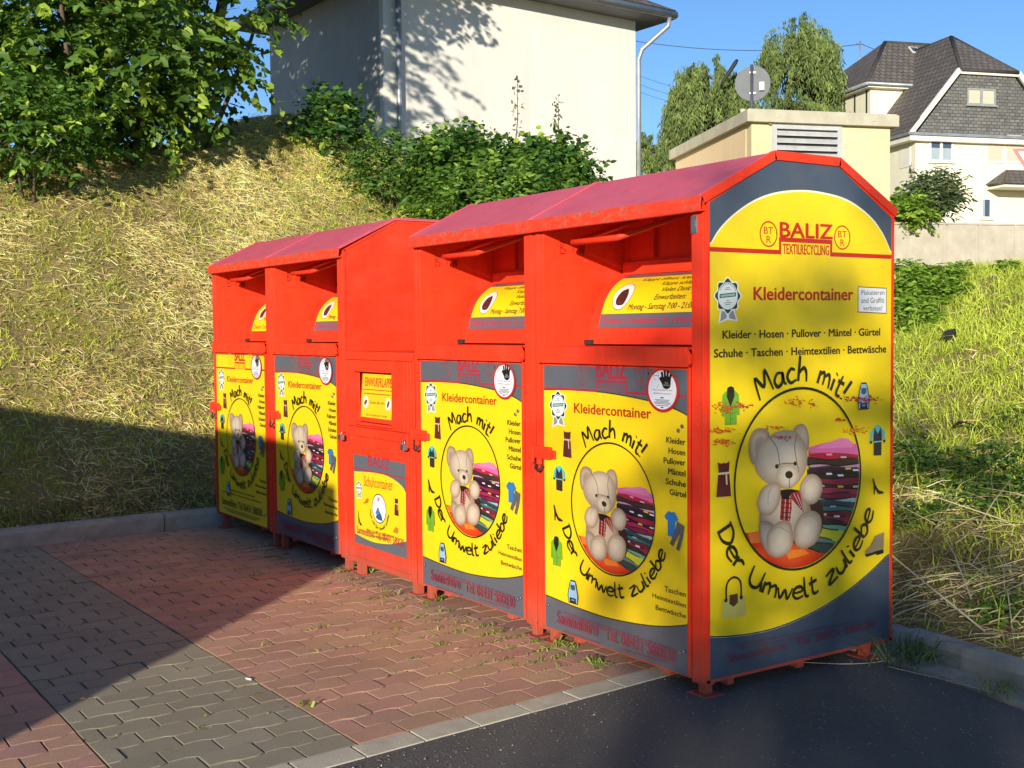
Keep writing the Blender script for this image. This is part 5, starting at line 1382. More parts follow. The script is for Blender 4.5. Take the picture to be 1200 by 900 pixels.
# grass tuft at the rear leg of the nearest container
def tuft(c, n, L, label, name='grass_tuft', col=((.10, .15, .05), (.20, .26, .09)), wd=.006, sp=.03, lean=.55, cat='grass tuft', group=None):
    P = np.array(c)[None]+rng.normal(0, 1, (n, 3))*np.array([sp, sp, 0]); d = np.stack([rng.normal(0, lean, n), rng.normal(0, lean, n), np.ones(n)], 1)
    V, Fq, C = blades(P-np.array(c), d, L*rng.uniform(.5, 1.2, n), np.full(n, wd), rng.uniform(.3, 1.4, n), leafcols(n, *col, .2))
    o = np_mesh(name, V, Fq, M['grass'], C); o.location = c; return tag(o, label, cat, group)
tuft((.16, 1.02, .01), 90, .24, 'long green grass tuft beside the rear leg of the nearest container', sp=.06, lean=.6)
tuft((.62, .955, .01), 34, .09, 'short yellowish grass tuft growing out of the gutter at the right kerb', sp=.05, col=((.25, .28, .06), (.35, .36, .1)))
# straw stalks lying about
def stalk(pts, label, r=.0022):
    mb = MB(); mb.tube(crom(pts, 4), r, 5); M.setdefault('stalk', plain('dry_stalk', (.42, .34, .2), (.6, .5, .32), 20, .8)); o = mb.build('straw_stalk', M['stalk']); return tag(o, label, 'straw')
def gp(px, py, z=.01): p = onplane(px, py, (0, 0, z), (0, 0, 1)); return (p[0], p[1], float(gz(p[0]))+z)
stalk([gp(940, 776), gp(1000, 778), gp(1050, 772), gp(1095, 757, .05)], 'pale dry stalk lying under the right corner of the nearest container')
stalk([gp(1040, 781, .02), gp(1100, 795, .02), gp(1165, 812, .02)], 'pale dry stalk lying in the gutter before the right kerb')
stalk([gp(45, 657), gp(80, 640, .03), gp(103, 613, .12)], 'long pale stalk leaning on the left kerb')
stalk([gp(18, 641), gp(90, 640), gp(175, 640)], 'long pale stalk lying along the foot of the left kerb')

# weeds in the paving joints (uncountable) and the litter of leaves
V_ = []
for k in range(300):
    if k < 220:
        x = -.75-rng.exponential(1.1) if k % 2 else rng.uniform(-4.6, -.5); y = -rng.exponential(.16)-.02
    else: x, y = rng.uniform(-4.3, -.5), rng.uniform(-2.2, .1)
    if x < -5.3 or x > edge_x(y)-.02: continue
    # snap to a joint between two courses
    j = round((edge_x(y)-x)/PITCHX); x = edge_x(y)-j*PITCHX+rng.normal(0, .004)
    n = rng.integers(3, 9) if k < 200 else rng.integers(2, 5); sc_ = rng.uniform(.5, 1.2)*(1.0 if k < 270 else .6)
    P = np.array([x, y, gz(x)])[None]+rng.normal(0, 1, (n, 3))*np.array([.010, .028, 0]); d = np.stack([rng.normal(0, .8, n), rng.normal(0, .8, n), np.full(n, .8)], 1)
    V_.append(blades(P, d, .032*sc_*rng.uniform(.5, 1.3, n), np.full(n, .006), rng.uniform(.2, 1.2, n), leafcols(n, (.12, .17, .03), (.28, .32, .07), .25, (.34, .27, .12), .25)))
V, Fq, C = merge(V_); o = np_mesh('joint_weeds', V, Fq, M['grass'], C); tag(o, 'small weeds sprouting from the paving joints along the containers', 'weeds', kind='stuff')
mossn = 9000; x = -rng.random(mossn)*4.6-.5; y = -rng.exponential(.35, mossn)*np.where(rng.random(mossn) < .6, .5, 3); j = np.round((edge_x(y)-x)/PITCHX); x = edge_x(y)-j*PITCHX+rng.normal(0, .0035, mossn); ok = (y > -3) & (vn(x, y, 1.5, 3) > .47); x, y = x[ok], y[ok]; n = len(x)
V, Fq, C = leaf_mesh(np.stack([x, y, gz(x)-.001], 1), rng.normal(0, 1, (n, 3))*np.array([1, 1, .1]), rng.normal(0, .3, (n, 3))+np.array([0, 0, 1]), rng.uniform(.004, .013, n), rng.uniform(.003, .008, n), leafcols(n, (.16, .14, .05), (.30, .27, .10), .3))
o = np_mesh('moss_crumbs', V, Fq, M['straw'], C); tag(o, 'moss and crumbs caught in the paving joints', 'moss', kind='stuff')
n = 2600; s_ = rng.random(n); gxs = -.35+s_*3.2+rng.normal(0, .02, n); gys = np.interp(gxs, [-.35, .05, .36, .95, 2.0, 3.0], [1.0, .96, .93, .84, .70, .58])+.09-rng.exponential(.07, n)
k2 = rng.random(n) < .35; gys[k2] = rng.uniform(-2.2, .9, k2.sum()); gxs[k2] = edge_x(gys[k2])+.14+rng.exponential(.25, k2.sum())
V, Fq, C = leaf_mesh(np.stack([gxs, gys, np.full(n, .004)+(gys > .86)*.012], 1), rng.normal(0, 1, (n, 3))*np.array([1, 1, .15]), rng.normal(0, .35, (n, 3))+np.array([0, 0, 1]), rng.uniform(.003, .010, n), rng.uniform(.003, .008, n), leafcols(n, (.18, .16, .12), (.45, .41, .33), .3))
o = np_mesh('grit', V, Fq, M['straw'], C); tag(o, 'light grit and small stones gathered on the asphalt and along the gutter', 'grit', kind='stuff')
for (px, py, n, L, lab) in ((432, 664, 10, .11, 'leafy green weed beside the front leg of the shoe container'), (420, 640, 6, .09, 'single bent weed blade in the shade under the second container from the left'), (512, 700, 14, .07, 'small weed clump by the left front leg of the second container from the right'),
                       (655, 752, 12, .08, 'green weed before the leg between the two right containers'), (670, 758, 12, .08, 'yellowish weed under the door of the nearest container'), (700, 778, 22, .07, 'weed clump on the edge stones under the nearest container'), (745, 768, 18, .09, 'drooping weed clump at the edge of the asphalt under the nearest container'), (358, 826, 7, .05, 'tiny weed at the corner of the grey paving band')):
    p = gp(px, py, 0)
    k = n; a = rng.uniform(0, 2*PI, k); tuft((p[0], p[1], p[2]), n, L, lab, 'paving_weed', ((.16, .24, .04), (.28, .36, .07)), .012 if n < 12 else .007, .015, .6, 'weed')
# ------------------------------------------------------------------ buildings
def stucco(name, c1, c2, sc_=1.2, rough=.9, b_=.25):
    mt, nt, b = new_mat(name); co = coords(nt)
    c = ramp(nt, noise(nt, co, sc_, 7, .62), [(.3, c1), (.7, c2)])
    st = noise(nt, co, 1.0, 6, .6, stretch=(3, 3, .25))
    c = mixc(nt, ramp(nt, st, [(.52, (0, 0, 0)), (.8, (.22, .22, .22))]), c, tuple(v*.55 for v in c1)+(1,))
    nt.links.new(c, b.inputs['Base Color']); b.inputs['Roughness'].default_value = rough; b.inputs['Specular IOR Level'].default_value = .2
    bump(nt, b, noise(nt, co, 90, 4, .7), b_, .012); return mt
M['house_wall'] = stucco('pale_stucco', (.70, .67, .59), (.77, .74, .66))
M['cream'] = stucco('cream_stucco', (.60, .52, .31), (.68, .60, .37))
M['cream2'] = stucco('cream_white', (.76, .71, .53), (.82, .77, .58))
M['peach'] = stucco('peach_stucco', (.74, .56, .34), (.80, .62, .40))
M['concrete'] = stucco('panel_concrete', (.40, .36, .28), (.54, .49, .39), 2.5, .92, .4)
M['slab'] = stucco('roof_slab', (.42, .39, .29), (.56, .52, .40), 3, .9, .4)
M['gutter'] = plain('zinc_gutter', (.28, .30, .32), (.44, .46, .47), 3, .45, .5, .05)
M['soffit'] = plain('grey_soffit', (.10, .105, .11), (.15, .155, .16), 3, .7)
M['trim'] = plain('white_trim', (.70, .67, .56), (.80, .77, .66), 3, .6, 0, .05)
M['blind'] = plain('beige_blind', (.52, .45, .34), (.60, .52, .40), 3, .7, 0, .2, 5, stretch=(.1, .1, 25))
M['frame_grey'] = plain('grey_frame', (.22, .25, .23), (.30, .33, .30), 6, .7)
M['louvre'] = plain('louvre_metal', (.50, .50, .48), (.64, .64, .62), 5, .5, .3, .05)
M['dark'] = plain('dark_gap', (.012, .012, .012), (.03, .03, .03), 4, .9)
mt, nt, b = new_mat('window_glass'); b.inputs['Base Color'].default_value = (.06, .08, .12, 1); b.inputs['Roughness'].default_value = .08; b.inputs['Specular IOR Level'].default_value = .9; M['glass'] = mt
M['curtain'] = plain('net_curtain', (.24, .32, .36), (.40, .46, .48), 9, .8, 0, .3, 8, stretch=(12, 12, .3))
mt, nt, b = new_mat('roof_tiles'); co = coords(nt, 'UV'); 
br = nt.nodes.new('ShaderNodeTexBrick'); br.inputs['Scale'].default_value = 1.0; br.inputs['Brick Width'].default_value = .30; br.inputs['Row Height'].default_value = .30; br.inputs['Mortar Size'].default_value = .035; br.inputs['Mortar Smooth'].default_value = .6
br.inputs['Color1'].default_value = (.115, .100, .090, 1); br.inputs['Color2'].default_value = (.175, .15, .13, 1); br.inputs['Mortar'].default_value = (.03, .026, .024, 1); br.offset = 0.5
nt.links.new(co, br.inputs['Vector']); c = mixc(nt, ramp(nt, noise(nt, coords(nt), 1.2, 6, .65), [(.35, (0, 0, 0)), (.7, (.55, .55, .55))]), br.outputs['Color'], (.09, .075, .06, 1))
nt.links.new(c, b.inputs['Base Color']); b.inputs['Roughness'].default_value = .75; bump(nt, b, br.outputs['Fac'], -.8, .05); M['tiles'] = mt
mt, nt, b = new_mat('slate'); co = coords(nt, 'UV'); br = nt.nodes.new('ShaderNodeTexBrick'); br.inputs['Scale'].default_value = 1; br.inputs['Brick Width'].default_value = .26; br.inputs['Row Height'].default_value = .14; br.inputs['Mortar Size'].default_value = .02
br.inputs['Color1'].default_value = (.10, .105, .105, 1); br.inputs['Color2'].default_value = (.20, .20, .19, 1); br.inputs['Mortar'].default_value = (.045, .045, .045, 1); nt.links.new(co, br.inputs['Vector'])
c = mixc(nt, ramp(nt, noise(nt, coords(nt), 3.2, 6, .7), [(.4, (0, 0, 0)), (.7, (.7, .7, .7))]), br.outputs['Color'], (.17, .15, .11, 1)); nt.links.new(c, b.inputs['Base Color']); b.inputs['Roughness'].default_value = .6; M['slate'] = mt

def rel(o, origin): return loc_obj(o, origin)
def bevel_none(): pass
def quadmesh(name, quads, mat, parent, origin, thick=None, uv=True):
    """planar faces (lists of 3d points) with metric uv; optional thickness along -normal"""
    me = bpy.data.meshes.new(name); bm = bmesh.new(); ul = bm.loops.layers.uv.new('UVMap')
    for q in quads:
        q = [Vector(p)-Vector(origin) for p in q]
        vs = [bm.verts.new(p) for p in q]; f = bm.faces.new(vs)
        n = (q[1]-q[0]).cross(q[2]-q[0]).normalized(); hx = Vector((-n.y, n.x, 0))
        hx = hx.normalized() if hx.length > 1e-4 else Vector((1, 0, 0)); hy = n.cross(hx)
        for l in f.loops: l[ul].uv = (l.vert.co.dot(hx), l.vert.co.dot(hy))
    bm.to_mesh(me); bm.free(); me.materials.append(mat)
    o = bpy.data.objects.new(name, me); link(o, parent)
    if thick: md = o.modifiers.new('solid', 'SOLIDIFY'); md.thickness = thick; md.offset = 0
    return o
class Frame:
    """local frame: u to the right along the front wall, v back, z up"""
    def __init__(s, O, u, v): s.O = np.array([O[0], O[1], 0.0]); s.u = np.array([u[0], u[1], 0.]); s.u /= np.linalg.norm(s.u); s.v = np.array([v[0], v[1], 0.]); s.v /= np.linalg.norm(s.v)
    def p(s, u, v, z): return s.O+s.u*u+s.v*v+np.array([0, 0, z])
    def front(s, px, py, v0=0.0):    # pixel -> (u, z) on the plane v = v0
        q = onplane(px, py, s.p(0, v0, 0), s.v); return ((q-s.O)@s.u, q[2])
    def side(s, px, py, u0=0.0):     # pixel -> (v, z) on the plane u = u0
        q = onplane(px, py, s.p(u0, 0, 0), s.u); return ((q-s.O)@s.v, q[2])
    def box(s, mb, u0, u1, v0, v1, z0, z1):
        mb.obox(s.p(min(u0, u1), min(v0, v1), min(z0, z1)), s.u*abs(u1-u0), s.v*abs(v1-v0), (0, 0, abs(z1-z0)))

# ---- pale house (upper left / middle)
Q = at(450, 100, 22.0); fr = Frame(Q, (-.035, 1), (-1, -.035)); O = (Q[0], Q[1], 3.2)
t = thing('house', O, 'pale stuccoed house behind the hedge with grey eaves and two downpipes', 'house')
LU = fr.front(745, 120)[0]; LV = fr.side(318, 120)[0]; ZE = 8.55
ZE = 8.15
mb = MB(); fr.box(mb, 0, LU, 0, LV, 2.8, ZE); rel(mb.build('wall', M['house_wall'], t), O)
mb = MB(); fr.box(mb, -.012, -.001, .16, LV, 2.8, ZE-.001); rel(mb.build('side_wall', stucco('shaded_stucco', (.40, .39, .36), (.48, .47, .43)), t), O)  # thin slab over the side face, tree shade put into its darker colour
mb = MB(); ov = .62
fr.box(mb, -ov, LU+ov, -ov, LV+ov, ZE, ZE+.07); eav = mb.build('soffit', M['soffit'], t); rel(eav, O)
mb = MB()
a, b_, c, d = fr.p(-ov, -ov, ZE+.16), fr.p(LU+ov, -ov, ZE+.16), fr.p(LU+ov, LV+ov, ZE+.16), fr.p(-ov, LV+ov, ZE+.16)
r1, r2 = fr.p(LU/2, LV*.45, ZE+1.9), fr.p(LU/2, LV*.55, ZE+1.9)
rf = quadmesh('roof', [(a, b_, r1), (b_, c, r2, r1), (c, d, r2), (d, a, r1, r2)], M['tiles'], t, O, .06)
mb = MB()
for (p, q) in ((a, b_), (b_, c), (d, a), (c, d)):
    mb.tube([p-np.array([0, 0, .07]), q-np.array([0, 0, .07])], .075, 10)
rel(mb.build('gutter', M['gutter'], t), O)
for (pu, zt) in ((LU+.02, 1), (.27, 0)):
    mb = MB()
    if zt: mb.tube([fr.p(LU+.45, -ov+.02, ZE+.02), fr.p(LU+.44, -ov+.05, ZE-.16), fr.p(LU+.08, -.12, ZE-.62), fr.p(LU+.0, -.10, ZE-.85), fr.p(LU+.0, -.10, 2.9)], .05, 10)
    else: mb.tube([fr.p(pu, -.10, ZE-.02), fr.p(pu, -.10, 2.9)], .058, 10)
    rel(mb.build('downpipe', M['gutter'], t), O)

# ---- transformer hut with louvre
c0 = at(876, 128, 20.0); c1_ = at(1054, 134, 20.7); c2_ = at(784, 180, 24.6)
fr = Frame(c0, (c1_-c0)[:2], (c2_-c0)[:2]); O = (c0[0], c0[1], 2.4); ZT = c0[2]
wu = np.linalg.norm((c1_-c0)[:2]); wv = np.linalg.norm((c2_-c0)[:2])
t = thing('transformer_hut', O, 'small cream flat-roofed utility hut with a metal louvre behind the nearest container', 'hut')
th = .20; e = .12
mb = MB(); P0 = [fr.p(e, e, 2.0), fr.p(wu-e, e, 2.0), fr.p(wu-e, wv-e, 2.0), fr.p(e, wv-e, 2.0)]
mb.prism(P0, (0, 0, ZT-th-2.0)); rel(mb.build('wall', M['cream'], t), O)
mb = MB(); mb.prism([fr.p(e-.01, e+.25, 2.0), fr.p(e-.01, wv-e, 2.0), fr.p(e+.01, wv-e, 2.0), fr.p(e+.01, e+.25, 2.0)], (0, 0, ZT-th-2.05)); rel(mb.build('side_rendering', M['peach'], t), O)
mb = MB(); mb.prism([fr.p(0, 0, ZT-th), fr.p(wu, 0, ZT-th), fr.p(wu, wv, ZT-th), fr.p(0, wv, ZT-th)], (0, 0, th)); mb.prism([fr.p(.03, .03, ZT+.001), fr.p(wu-.03, .03, ZT+.001), fr.p(wu-.03, wv-.03, ZT+.001), fr.p(.03, wv-.03, ZT+.001)], (0, 0, .02))
for u in (.55, wu-.5): mb.tube([fr.p(u, -.001, ZT-.10), fr.p(u, -.012, ZT-.10)], .03, 10)
rel(mb.build('roof_slab', M['slab'], t, bevel=.01), O)
la = fr.front(905, 144, e); lb = fr.front(991, 200, e); u0, u1, zt_ = la[0], lb[0], la[1]; zb_ = zt_-1.15
mb = MB(); v0 = e-.03; fw = .09
fr.box(mb, u0, u0+fw, v0, e+.02, zb_, zt_); fr.box(mb, u1-fw, u1, v0, e+.02, zb_, zt_); fr.box(mb, u0+fw, u1-fw, v0, e+.02, zt_-fw, zt_); fr.box(mb, u0+fw, u1-fw, v0, e+.02, zb_, zb_+fw)
lf = rel(mb.build('louvre_frame', M['louvre'], t), O)
mb = MB(); fr.box(mb, u0+fw, u1-fw, e-.004, e-.001, zb_+fw, zt_-fw); rel(mb.build('opening', M['dark'], t), O)
mb = MB(); z = zt_-fw-.10
while z > zb_+fw:
    mb.prism([fr.p(u0+fw, e-.006, z+.07), fr.p(u0+fw, v0-.02, z), fr.p(u0+fw, v0-.02, z-.018), fr.p(u0+fw, e-.006, z+.052)], fr.u*(u1-u0-2*fw)); z -= .125
rel(mb.build('slats', M['louvre'], t), O)
mb = MB(); mb.tube([fr.p(.33, .5, ZT+.02), fr.p(.33, .5, ZT+.10)], [.10, .07], 12); mb.tube([fr.p(.18, .7, ZT+.02), fr.p(.18, .7, ZT+.14)], .05, 10); rel(mb.build('roof_vent', M['slab'], t), O)
mb = MB(); mb.tube([fr.p(u0-.05, e-.01, zt_+.02), fr.p(u0-.05, e-.07, zt_+.0)], .035, 10); rel(mb.build('vent_cap', plain('terracotta', (.4, .2, .1), (.5, .26, .14)), t), O)

# ---- round sign seen from behind
p = at(882, 98, 24.0); zb_ = 3.0
t = thing('traffic_sign', (p[0], p[1], zb_), 'round traffic sign seen from its grey back on a metal post', 'traffic sign')
nrm = unit(np.array([CP[0]-p[0], CP[1]-p[1], 0.0])+np.array([.0, .9, 0]))
r = 20.5*24/F
mb = MB(); mb.tube([p-nrm*.012, p+nrm*.012], r, 40); mb.tube([p+nrm*.012, p+nrm*.014], r*.97, 40)
M['sign_back'] = plain('grey_sign_back', (.065, .075, .082), (.09, .10, .108), 4, .55, .2, .03)
rel(mb.build('sign_plate', M['sign_back'], t), (p[0], p[1], zb_))
pp = p+nrm*.05; pp = at(881, 98, 23.92)
mb = MB(); mb.tube([(pp[0], pp[1], zb_), (pp[0], pp[1], at(881, 76, 23.92)[2])], .032, 10); rel(mb.build('post', M['steel'], t), (p[0], p[1], zb_))
q = at(893, 101, 23.9); sd = np.cross(nrm, (0, 0, 1)); mb = MB(); mb.obox(q-sd*.045-np.array([0, 0, .08]), sd*.10, nrm*.004, (0, 0, .17)); rel(mb.build('sticker', plain('white_label', (.6, .6, .55), (.7, .7, .62), 30), t), (p[0], p[1], zb_))
mb = MB()
for dz in (-.22, .2): mb.obox(p+nrm*.015-sd*.06+np.array([0, 0, dz]), sd*.12, nrm*.05, (0, 0, .03))
rel(mb.build('bracket', M['steel'], t), (p[0], p[1], zb_))
# street lamp head
a = at(846, 98, 49.6); b_ = at(864, 70, 49.6); base = at(836, 150, 52.0)
t = thing('street_lamp', (base[0], base[1], 3.5), 'dark slanted street lamp head in front of the wide willow', 'street lamp')
mb = MB(); pt = at(836, 104, 52.0); mb.tube([(base[0], base[1], 3.5), pt, a], .05, 10); rel(mb.build('pole', M['gutter'], t), (base[0], base[1], 3.5))
mb = MB(); d = unit(b_-a); mb.tube([a-d*.1, a+d*.2, b_-d*.15, b_], [.04, .08, .09, .06], 8); rel(mb.build('lamp_head', M['rubber'], t), (base[0], base[1], 3.5))

# ---- concrete panel wall at the right
wd_ = 30.0; a = at(1030, 260, wd_); b_ = at(1260, 263, wd_+1.2)
fr = Frame(a, (b_-a)[:2], CF[:2]); wl = np.linalg.norm((b_-a)[:2]); ZW = a[2]; O = (a[0], a[1], 2.6)
t = thing('concrete_wall', O, 'long low concrete panel wall above the grassy slope on the right', 'wall')
pw = 1.04; n = int(wl/pw)+1; off = fr.front(1068, 290)[0] % pw
for i in range(-1, n+1):
    u0 = off+i*pw; mb = MB(); mb2 = MB(); fr.box(mb, u0+.02, u0+pw-.02, 0, .06, 2.4, ZW-.06-.004*(i % 2)); fr.box(mb2, u0-.035+.0, u0+.035-.0, -.015, .08, 2.4, ZW-.05)
    rel(mb.build('panel', M['concrete'], t), O); rel(mb2.build('post', M['concrete'], t), O)
mb2 = MB(); fr.box(mb2, off-pw, off+(n+1)*pw, -.02, .10, ZW-.049, ZW); rel(mb2.build('coping', M['concrete'], t), O)

# ---- old house with tiled roofs on the right
D0 = 50.0; ang = math.radians(15)
fh = unit(np.array([CF[0], CF[1]])); rh = np.array([-fh[1]*-1, fh[0]*-1]); rh = np.array([fh[1], -fh[0]])
uu = rh*math.cos(ang)+fh*math.sin(ang); vv = fh*math.cos(ang)-rh*math.sin(ang)
Oq = at(1073, 158, D0); fr = Frame(Oq, uu, vv); ZE = Oq[2]; O = (Oq[0], Oq[1], 4.0)
t = thing('house', O, 'large cream house with dark tiled roofs and a slate-clad gable at the upper right', 'house')
bw = 8.4; zbase = 3.5
mb = MB(); fr.box(mb, 0, bw, 0, 9, zbase, ZE)
rel(mb.build('wall', M['cream2'], t), O)
# gable: half-hip profile
uL, uR = 0.0, bw; zt1 = fr.front(1125, 87)[1]; ul_, ur_ = fr.front(1126, 87)[0], fr.front(1189, 90)[0]; uR = ul_+ur_
bw2 = uR
mb = MB(); mb.prism([fr.p(-.0, .02, ZE+.02), fr.p(uR, .02, ZE+.02), fr.p(ur_, .02, zt1), fr.p(ul_, .02, zt1)], fr.v*.2)
quadmesh('slate_gable', [(fr.p(0, 0, ZE+.02), fr.p(uR, 0, ZE+.02), fr.p(ur_, 0, zt1), fr.p(ul_, 0, zt1))], M['slate'], t, O)
# white barge boards
mb = MB()
def bar(p, q, w_, dpt):
    p = np.array(p); q = np.array(q); d = q-p; n_ = np.array([-(d[2]), 0, 0]); L = np.linalg.norm(d)
    up_ = np.cross(unit(d), fr.v); up_ = up_ if up_[2] > 0 else -up_
    mb.obox(p-fr.v*dpt, d, fr.v*dpt, up_*w_)
ovh = .25
bar(fr.p(-ovh, -.02, ZE-.05), fr.p(ul_-.05, -.02, zt1+.12), .20, .12); bar(fr.p(ul_-.1, -.021, zt1), fr.p(ur_+.1, -.021, zt1), .22, .12); bar(fr.p(ur_+.05, -.02, zt1+.12), fr.p(uR+ovh, -.02, ZE-.05), .20, .12)
rel(mb.build('barge_board', M['trim'], t), O)
mb = MB(); fr.box(mb, -.45, uR+.45, -.28, -.0, ZE-.28, ZE-.06); fr.box(mb, -.45, -.0, -.0, 8, ZE-.28, ZE-.06)
rel(mb.build('cornice', M['trim'], t), O)
mb = MB(); fr.box(mb, -.52, uR+.52, -.38, -.16, ZE-.055, ZE+.06); fr.box(mb, -.58, -.40, -.36, 8, ZE-.055, ZE+.06); rel(mb.build('gutter', M['gutter'], t), O)
# roof of the front wing
um = uR/2; vr = 2.6; zr = fr.front(1134, 45, vr)[1]; vb = 6.0
A1 = fr.p(-.45, -.1, ZE+.0); A2 = fr.p(ul_-.08, -.14, zt1+.16); A3 = fr.p(ur_+.08, -.14, zt1+.16); A4 = fr.p(uR+.45, -.1, ZE)
R1 = fr.p(um, vr, zr); R2 = fr.p(um, vb, zr)
quadmesh('roof', [(A1, fr.p(-.45, vb, ZE), R2, R1, A2), (A4, A3, R1, R2, fr.p(uR+.45, vb, ZE)), (A2, R1, A3)], M['tiles'], t, O, .10)
mb = MB()
mb.tube([R1, R2], .09, 8); mb.tube([A2, R1], .09, 8); mb.tube([A3, R1], .09, 8); mb.tube([A2-fr.v*.02, A3-fr.v*.02], .07, 8)
rel(mb.build('ridge_tiles', M['tiles'], t), O)
# rear-left block with hipped roof
O2 = at(1018, 99, 53.0); f2 = Frame(O2, uu, vv); Z2 = O2[2]
vL = 4.3; uW = 7.0
mb = MB(); f2.box(mb, .25, uW, .25, vL+2.5, zbase, Z2-.05); rel(mb.build('wall', M['cream2'], t), O)
mb = MB(); f2.box(mb, -.05, uW, -.05, .0, Z2-.12, Z2+.06); f2.box(mb, -.05, .0, .001, vL+2.8, Z2-.12, Z2+.06); f2.box(mb, 0.0, uW, .0, vL+2.8, Z2-.13, Z2-.07); rel(mb.build('cornice', M['trim'], t), O)
zr2 = f2.front(1037, 50, 2.6)[1]; ur0 = f2.front(1037, 50, 2.6)[0]
q0, q1, q2_, q3 = f2.p(-.15, -.15, Z2+.07), f2.p(uW, -.15, Z2+.07), f2.p(uW, vL+3.0, Z2+.07), f2.p(-.15, vL+3.0, Z2+.07)
ra, rb = f2.p(ur0, 2.6, zr2), f2.p(uW, 2.6, zr2); 
quadmesh('roof', [(q0, q1, rb, ra), (q3, q0, ra), (q2_, q3, ra, rb)], M['tiles'], t, O, .10)
mb = MB(); mb.tube([ra, rb], .10, 8); mb.tube([q0, ra], .10, 8); rel(mb.build('ridge_tiles', M['tiles'], t), O)
mb = MB(); mb.tube([q0-np.array([0, 0, .04]), q1-np.array([0, 0, .04])], .08, 8); mb.tube([q0-np.array([0, 0, .04]), q3-np.array([0, 0, .04])], .08, 8); rel(mb.build('gutter', M['gutter'], t), O)
# timber strips on its left side wall
mb = MB()
for v in (.5, 1.5, 2.4, 3.3, 4.2): f2.box(mb, .225, .2485, v, v+.10, Z2-2.2, Z2-.13)
rel(mb.build('timber_strip', M['rubber'], t), O)
# roof window
c = f2.front(1071, 60, 1.9); nr = unit(np.cross(np.array(q1)-q0, np.array(ra)-q0)); nr = nr if nr[2] > 0 else -nr
pc = onplane(1071, 60.5, q0, nr); ud = uu[0]*np.array([1, 0, 0])+uu[1]*np.array([0, 1, 0]); vd = unit(np.cross(nr, ud)); vd = vd if vd[2] > 0 else -vd
mb = MB(); mb.obox(pc-ud*.22-vd*.26+nr*.06, ud*.44, vd*.52, nr*.05); sk = rel(mb.build('roof_window', M['trim'], t), O)
mb = MB(); mb.obox(pc-ud*.17-vd*.20+nr*.111, ud*.34, vd*.40, nr*.01); rel(mb.build('pane', M['glass'], sk), O)
# aerial mast
a = at(1007, 96, 59.0); b_ = at(1008, 48, 59.0)
mb = MB(); mb.tube([a, b_], .045, 8); mb.obox(b_-ud*.2-np.array([0, 0, .15]), ud*.4, np.array([vv[0], vv[1], 0])*.05, (0, 0, .05)); mast = rel(mb.build('aerial_mast', M['gutter'], t), O)
# windows
def window(px0, py0, px1, py1, kind, v0=0.0):
    a = fr.front(px0, py0, v0); b_ = fr.front(px1, py1, v0); u0, u1 = a[0], b_[0]; z1, z0 = a[1], b_[1]
    m_ = {'white': M['trim'], 'grey': M['frame_grey'], 'blind': M['trim'], 'small': M['trim']}[kind]
    mb = MB(); fw = .07; y = v0-.05
    if kind == 'blind':
        fr.box(mb, u0-.06, u1+.06, v0-.06, v0-.001, z0-.09, z0)
        wn_ = rel(mb.build('window', m_, t), O); mb = MB(); fr.box(mb, u0, u1, v0-.03, v0-.001, z0+.002, z1); rel(mb.build('roller_blind', M['blind'], wn_), O); return
    fr.box(mb, u0, u0+fw, y, v0-.001, z0, z1); fr.box(mb, u1-fw, u1, y, v0-.001, z0, z1); fr.box(mb, u0+fw, u1-fw, y, v0-.001, z1-fw, z1); fr.box(mb, u0+fw, u1-fw, y, v0-.001, z0, z0+fw)
    if kind in ('white', 'grey'): fr.box(mb, (u0+u1)/2-.06, (u0+u1)/2+.06, y-.005, v0-.001, z0+fw, z1-fw)
    fr.box(mb, u0-.08, u1+.08, v0-.12, v0-.002, z0-.07, z0-.001)
    if kind == 'white':
        P = [fr.p(u0-.05, v0-.03, z1+.001)]+[fr.p(u0-.05+(u1-u0+.1)*k/8, v0-.03, z1+.001+.12*math.sin(PI*k/8)) for k in range(1, 8)]+[fr.p(u1+.05, v0-.03, z1+.001)]
        mb.prism(P, fr.v*.028)
    wn_ = rel(mb.build('window', m_, t), O)
    mb = MB(); fr.box(mb, u0+fw, u1-fw, v0-.012, v0-.004, z0+fw, z1-fw)
    rel(mb.build('pane', M['blind'] if kind == 'grey' else M['glass'], wn_), O)
    if kind == 'white': mb = MB(); fr.box(mb, u0+fw, u1-fw, v0-.016, v0-.0125, z0+fw, z0+(z1-z0)*.55); rel(mb.build('curtain', M['curtain'], wn_), O)
    if kind == 'small': mb = MB(); fr.box(mb, u0+fw, u0+(u1-u0)*.4, v0-.016, v0-.0125, z0+fw, z1-fw); rel(mb.build('curtain', M['curtain'], wn_), O)
window(1089, 160, 1116, 190, 'white'); window(1158, 158, 1174, 189, 'blind'); window(1180, 158, 1196, 189, 'blind'); window(1133, 103, 1166, 124, 'grey', 0.0); window(1149, 232, 1161, 256, 'small')
# small window on the left return wall and porch roof
a = fr.side(1055, 162); b_ = fr.side(1067, 195)
mb = MB(); fr.box(mb, -.03, -.001, min(a[0], b_[0]), max(a[0], b_[0]), b_[1], a[1]); wn_ = rel(mb.build('window', M['trim'], t), O)
a = fr.front(1173, 216, -1.0); b_ = fr.front(1215, 205, -1.0)
zp = a[1]; mb = MB()
P1, P2, P3, P4 = fr.p(a[0], -1.2, zp), fr.p(a[0]+3, -1.2, zp), fr.p(a[0]+3, -.01, zp+.1), fr.p(a[0], -.01, zp+.1)
quadmesh('porch_roof', [(P1, P2, fr.p(a[0]+3, -.05, zp+.75), fr.p(a[0]+1.0, -.05, zp+.75)), (P4, P1, fr.p(a[0]+1.0, -.05, zp+.75))], M['tiles'], t, O, .06)
mb = MB(); fr.box(mb, a[0], a[0]+3, -1.2, -.05, zp-.12, zp-.03); rel(mb.build('porch_fascia', M['trim'], t), O)

